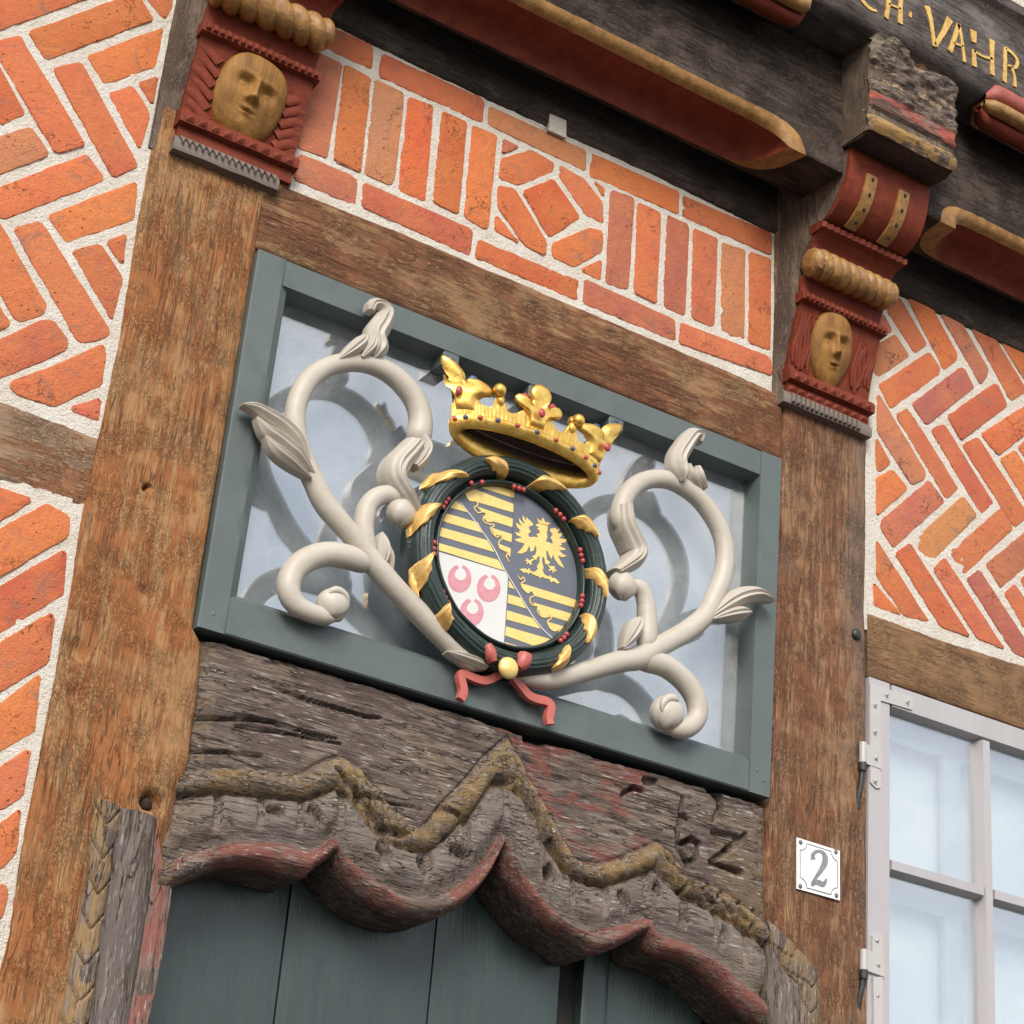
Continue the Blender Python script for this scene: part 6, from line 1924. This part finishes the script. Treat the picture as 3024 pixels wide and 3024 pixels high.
    for i in range(120):
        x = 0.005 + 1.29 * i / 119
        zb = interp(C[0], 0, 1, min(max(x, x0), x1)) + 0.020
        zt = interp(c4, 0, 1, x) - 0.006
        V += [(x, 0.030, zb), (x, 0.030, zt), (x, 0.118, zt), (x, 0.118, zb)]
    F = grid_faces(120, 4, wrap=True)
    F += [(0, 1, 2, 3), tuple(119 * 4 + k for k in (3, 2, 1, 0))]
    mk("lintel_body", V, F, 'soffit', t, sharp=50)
    return t
carved_lintel()

# carved bands running down the door posts
def band(name, A, B, mat, y0, bulge, parent, colr, seed, chev=None, n=150, m=16, power=0.7):
    A = sorted([tuple(p) for p in A], key=lambda p: p[1]); B = sorted([tuple(p) for p in B], key=lambda p: p[1])
    z0 = max(A[0][1], B[0][1]) ; z1a, z1b = A[-1][1], B[-1][1]
    V, P = [], []
    for i in range(n):
        u = i / (n - 1)
        za = A[0][1] + (z1a - A[0][1]) * u; zb = B[0][1] + (z1b - B[0][1]) * u
        xa = interp(A, 1, 0, za); xb = interp(B, 1, 0, zb)
        row = []
        for k in range(m):
            v = k / (m - 1)
            x = xa + (xb - xa) * v; z = za + (zb - za) * v
            y = y0 - bulge * math.sin(math.pi * (0.04 + 0.92 * v)) ** power + 0.0015 * nz(x * 40, z * 8, seed) + 0.0012 * nz(x * 90, z * 30, seed)
            c = colr
            if chev:
                s = (z / chev + 0.55 * (1 - abs(2 * v - 1))) % 1.0
                if s < 0.14:
                    y += 0.006 * math.sin(math.pi * s / 0.14)
            if nz(x * 20, z * 14, seed) > 0.35:
                c = (0.10, 0.075, 0.06)
            V.append((x, y, z)); P.append(c)
            row.append((x, z))
        V += [(xb, 0.03, zb), (xa, 0.03, za)]; P += [colr, colr]
    F = grid_faces(n, m + 2, wrap=True)
    F.append(tuple(range(m + 2))[::-1]); F.append(tuple((n - 1) * (m + 2) + k for k in range(m + 2)))
    return mk(name, V, F, mat, parent, sharp=60, paint=P)
J = D['jamb_l']
band("ochre_chevron_band", J[0], J[1], 'carved_v', -0.002, 0.010, post_l, (0.25, 0.160, 0.078), 1.0, chev=0.058)
band("grey_roll", J[1], J[2], 'carved_v', 0.0, 0.020, post_l, (0.115, 0.096, 0.088), 2.0)
band("red_chamfer", J[2], J[3], 'carved_v', -0.004, 0.004, post_l, (0.215, 0.085, 0.068), 3.0, power=1.0)
J = D['jamb_r']
band("ochre_chevron_band", J[1], J[0], 'carved_v', -0.002, 0.009, post_r, (0.185, 0.125, 0.065), 5.0, chev=0.05)
band("grey_roll", J[2], J[1], 'carved_v', 0.001, 0.016, post_r, (0.135, 0.105, 0.088), 6.0)

# ------------------------------------------------------------------ door
def door():
    t = thing("door", (0.64, 0.14, gz), "dark green plank door under the wavy lintel", "door")
    yd = 0.122
    edges = [0.045, 0.3050, 0.6120, 0.8965]
    def plank(nm, xa, xb, y, zt=2.32):
        N, K = 60, 9
        V = []
        z0 = gz + 0.05
        for i in range(N):
            z = z0 + (zt - z0) * i / (N - 1)
            row = [(xa, y + 0.03, z)]
            for k in range(K):
                u = k / (K - 1)
                x = xa + (xb - xa) * u
                d = min(u, 1 - u) * (xb - xa)
                row.append((x, y + 0.003 * max(0, 1 - d / 0.004) + 0.0006 * nz(x * 18, z * 3, xa * 7), z))
            row.append((xb, y + 0.03, z))
            V += row
        F = grid_faces(N, K + 2)
        F.append(tuple(range(K + 2))); F.append(tuple((N - 1) * (K + 2) + k for k in reversed(range(K + 2))))
        return mk(nm, V, F, 'door', t, sharp=40)
    for a, b in zip(edges, edges[1:]):
        plank("plank", a + 0.002, b - 0.002, yd)
    plank("closing_strip", 0.942, 1.002, yd - 0.012)
    plank("plank", 1.006, 1.24, yd)
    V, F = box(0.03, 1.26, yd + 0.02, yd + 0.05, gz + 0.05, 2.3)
    mk("door_ledge", V, F, 'dark', t, smooth=False)  # near-black sheet gives the unlit gaps between the planks
    return t
door()

# ------------------------------------------------------------------ house number
def number_plate():
    P = [tuple(q) for q in D['plate'][0]]           # TL TR BR BL
    t = thing("house_number", (P[3][0], 0, P[3][1]), "white enamel house number plate with a grey 2", "number plate")
    cx = sum(p[0] for p in P) / 4; cz = sum(p[1] for p in P) / 4
    N = 13
    V = []
    def pt(u, v):
        a = (P[0][0] + (P[1][0] - P[0][0]) * u, P[0][1] + (P[1][1] - P[0][1]) * u)
        b = (P[3][0] + (P[2][0] - P[3][0]) * u, P[3][1] + (P[2][1] - P[3][1]) * u)
        return (b[0] + (a[0] - b[0]) * v, b[1] + (a[1] - b[1]) * v)
    def yq(u, v):
        return -0.0045 - 0.0035 * (1 - (2 * u - 1) ** 2) * (1 - (2 * v - 1) ** 2)
    for i in range(N):
        for j in range(N):
            u, v = j / (N - 1), i / (N - 1)
            x, z = pt(u, v)
            V.append((x, yq(u, v), z))
    F = grid_faces(N, N)
    o = len(V)
    ring = list(range(N)) + [i * N + N - 1 for i in range(1, N)] + [(N - 1) * N + j for j in range(N - 2, -1, -1)] + [i * N for i in range(N - 2, 0, -1)]
    V += [(V[q][0], -0.0015, V[q][2]) for q in ring]
    for i in range(len(ring)):
        k = (i + 1) % len(ring)
        F.append((ring[k], ring[i], o + i, o + k))
    mk("plate", V, F, 'enamel', t, sharp=40)
    def stroke(nm, pts, mat, lift=0.0006):
        S = catmull(pts, 0.0025)
        V = []
        n = len(S)
        for i, s in enumerate(S):
            a, b = S[max(i - 1, 0)], S[min(i + 1, n - 1)]
            tx, tz = b[0] - a[0], b[1] - a[1]
            l = math.hypot(tx, tz) or 1
            for sg in (1, -1):
                x = s[0] - tz / l * sg * s[2]; z = s[1] + tx / l * sg * s[2]
                u = (x - P[3][0]) / (P[2][0] - P[3][0]); v = (z - P[3][1]) / (P[0][1] - P[3][1])
                V.append((x, yq(u, v) - lift, z))
        return mk(nm, V, grid_faces(n, 2, flip=True), mat, t)
    for p in D['plate_two']:
        stroke("numeral", [(q[0], q[1], q[2] * 1.22) for q in p], 'enamel_grey', 0.0006)
    # border line with scooped corners
    m, c = 0.075, 0.175
    B = []
    for ca, cb, a0 in (((0, 1), 1, -90), ((1, 1), 1, 180), ((1, 0), 1, 90), ((0, 0), 1, 0)):
        for q in range(7):
            a = R(a0 + 90 * q / 6) if True else 0
            pass
    def arc(cu, cv, a0, a1):
        return [(cu + 0.15 * math.cos(R(a0 + (a1 - a0) * q / 6)), cv + 0.165 * math.sin(R(a0 + (a1 - a0) * q / 6))) for q in range(7)]
    path = arc(m - 0.01, 1 - m + 0.01, -90, 0) + arc(1 - m + 0.01, 1 - m + 0.01, 180, 270) + arc(1 - m + 0.01, m - 0.01, 90, 180) + arc(m - 0.01, m - 0.01, 0, 90)
    path.append(path[0])
    W = []
    for (u, v), (u2, v2) in zip(path, path[1:]):
        x, z = pt(u, v)
        W.append((x, z, 0.0011))
    W.append(W[0])
    # straight joins: keep points as they are
    V = []
    n = len(W)
    for i, s in enumerate(W):
        a, b = W[max(i - 1, 0)], W[min(i + 1, n - 1)]
        tx, tz = b[0] - a[0], b[1] - a[1]
        l = math.hypot(tx, tz) or 1
        for sg in (1, -1):
            x = s[0] - tz / l * sg * s[2]; z = s[1] + tx / l * sg * s[2]
            u = (x - P[3][0]) / (P[2][0] - P[3][0]); v = (z - P[3][1]) / (P[0][1] - P[3][1])
            V.append((x, yq(min(1, max(0, u)), min(1, max(0, v))) - 0.0009, z))
    mk("border_line", V, grid_faces(n, 2, flip=True), 'enamel_grey', t)
    for x, z, r in D['plate_screw'][0]:
        V, F = ellipsoid((x, -0.0052, z), 0.0052, 0.003, 0.0052, 12, 7)
        mk("screw", V, F, 'screw', t)
    return t
number_plate()

# ------------------------------------------------------------------ casement window
def window():
    t = thing("casement_window", (1.95, 0.0, 1.5), "white painted small-paned casement window with iron hinges", "window")
    xl, zt = 1.5625, 2.7855
    c1a, c1b, c2a, c2b = 1.6225, 1.9035, 1.9235, 2.20
    rows = [(2.389, 2.735), (2.02, 2.3695), (1.65, 2.00)]
    yf = -0.004
    yg = 0.020
    def bar(nm, xa, xb, za, zb, ch):
        """sash bar with chamfered arrises; ch: tuple of sides that carry a chamfer (l, r, b, t)"""
        w, d = 0.006, 0.020
        l, r, b, tt = ch
        V = []
        for y, k in ((yg + 0.012, 1), (yf + d, 1), (yf, 0)):
            V += [(xa - w * l * k, y, za - w * b * k), (xb + w * r * k, y, za - w * b * k), (xb + w * r * k, y, zb + w * tt * k), (xa - w * l * k, y, zb + w * tt * k)]
        F = [(3, 2, 1, 0), (8, 9, 10, 11)]
        for k in (0, 4):
            for j in range(4):
                F.append((k + j, k + (j + 1) % 4, k + 4 + (j + 1) % 4, k + 4 + j))
        return mk(nm, V, F, 'window', t, sharp=30)
    zb = rows[-1][0]
    g = 0.0008
    bar("stile", xl, c1a, zb, zt, (0, 1, 0, 0))
    bar("top_rail", c1a + 0.006 + g, c2b, rows[0][1], zt - 0.001, (0, 0, 1, 0))
    for (za, zb2), (zc, zd) in zip(rows, rows[1:]):
        for a, b in ((c1a + 0.006 + g, c1b - 0.006 - g), (c2a + 0.006 + g, c2b)):
            bar("glazing_bar", a, b, zd, za, (0, 0, 1, 1))
    bar("mullion_bar", c1b, c2a, zb, rows[0][1] - 0.006 - g, (1, 1, 0, 0))
    # glass, pane by pane
    for za, zb2 in rows:
        for a, b in ((c1a, c1b), (c2a, c2b)):
            V, F = box(a - 0.004, b + 0.004, yg, yg + 0.004, za - 0.004, zb2 + 0.004)
            mk("pane", V, F, 'pane2', t, smooth=False)
    # added pale strips standing in for reflections in the panes; curtain behind
    parts = []
    for za, zb2 in rows:
        parts.append(box(1.58, 2.4, 0.060, 0.075, zb2 - 0.045, zb2 + 0.012))
    for a in (1.60, c1b - 0.020, c2b - 0.02):
        parts.append(box(a - 0.04, a + 0.012, 0.061, 0.0742, 1.6, 2.75))
    V, F = join(parts)
    mk("sash_reflection", V, F, 'sash_reflection', t, smooth=False)
    V, F = box(1.57, 2.5, 0.10, 0.105, 1.5, 2.78)
    mk("curtain", V, F, 'curtain', t, smooth=False)
    # ironwork
    for k, p in enumerate(D['win_hw']):
        V, F = plate([tuple(q) for q in p], yf - 0.0035 - 0.0015 * k, yf + 0.001)
        mk("corner_iron" if k == 0 else "hinge_leaf", V, F, 'steel', t, smooth=False)
    for x, z, r in D['win_screw'][0]:
        V, F = ellipsoid((x, yf - 0.0085, z), 0.0042, 0.0018, 0.0042, 10, 6)
        s = mk("screw", V, F, 'steel', t)
        V, F = box(x - 0.0034, x + 0.0034, yf - 0.0106, yf - 0.0075, z - 0.0005, z + 0.0004)
        ca, sa = math.cos(x * 90), math.sin(x * 90)
        V = [(x + (v[0] - x) * ca - (v[2] - z) * sa, v[1], z + (v[0] - x) * sa + (v[2] - z) * ca) for v in V]
        mk("slot", V, F, 'screw', s, smooth=False)
    for p in D['win_pin']:
        (xa, za), (xb, zb2), (xc, zc) = p
        S = [(xa, -0.008, za + (zb2 - za) * q / 6, 0.0085) for q in range(7)]
        V, F = tube3(S, 16, 1.0, (0, -1, 0))
        mk("hinge_knuckle", V, F, 'steel', t, sharp=40)
        S = [(xa, -0.008, zb2 - 0.001, 0.0092), (xa, -0.008, zb2 - 0.012, 0.0094), (xa, -0.008, zb2 - 0.017, 0.0092), (xa, -0.006, zb2 - 0.020, 0.0062), (xa - 0.001, -0.004, zb2 + (zc - zb2) * 0.45, 0.0064), (xa - 0.004, 0.0, zb2 + (zc - zb2) * 0.7, 0.0070), (xa - 0.003, 0.004, zc, 0.0055)]
        V, F = tube3(S, 12, 1.0, (0, -1, 0))
        mk("hinge_pin", V, F, 'iron', t, sharp=50)
    return t
window()
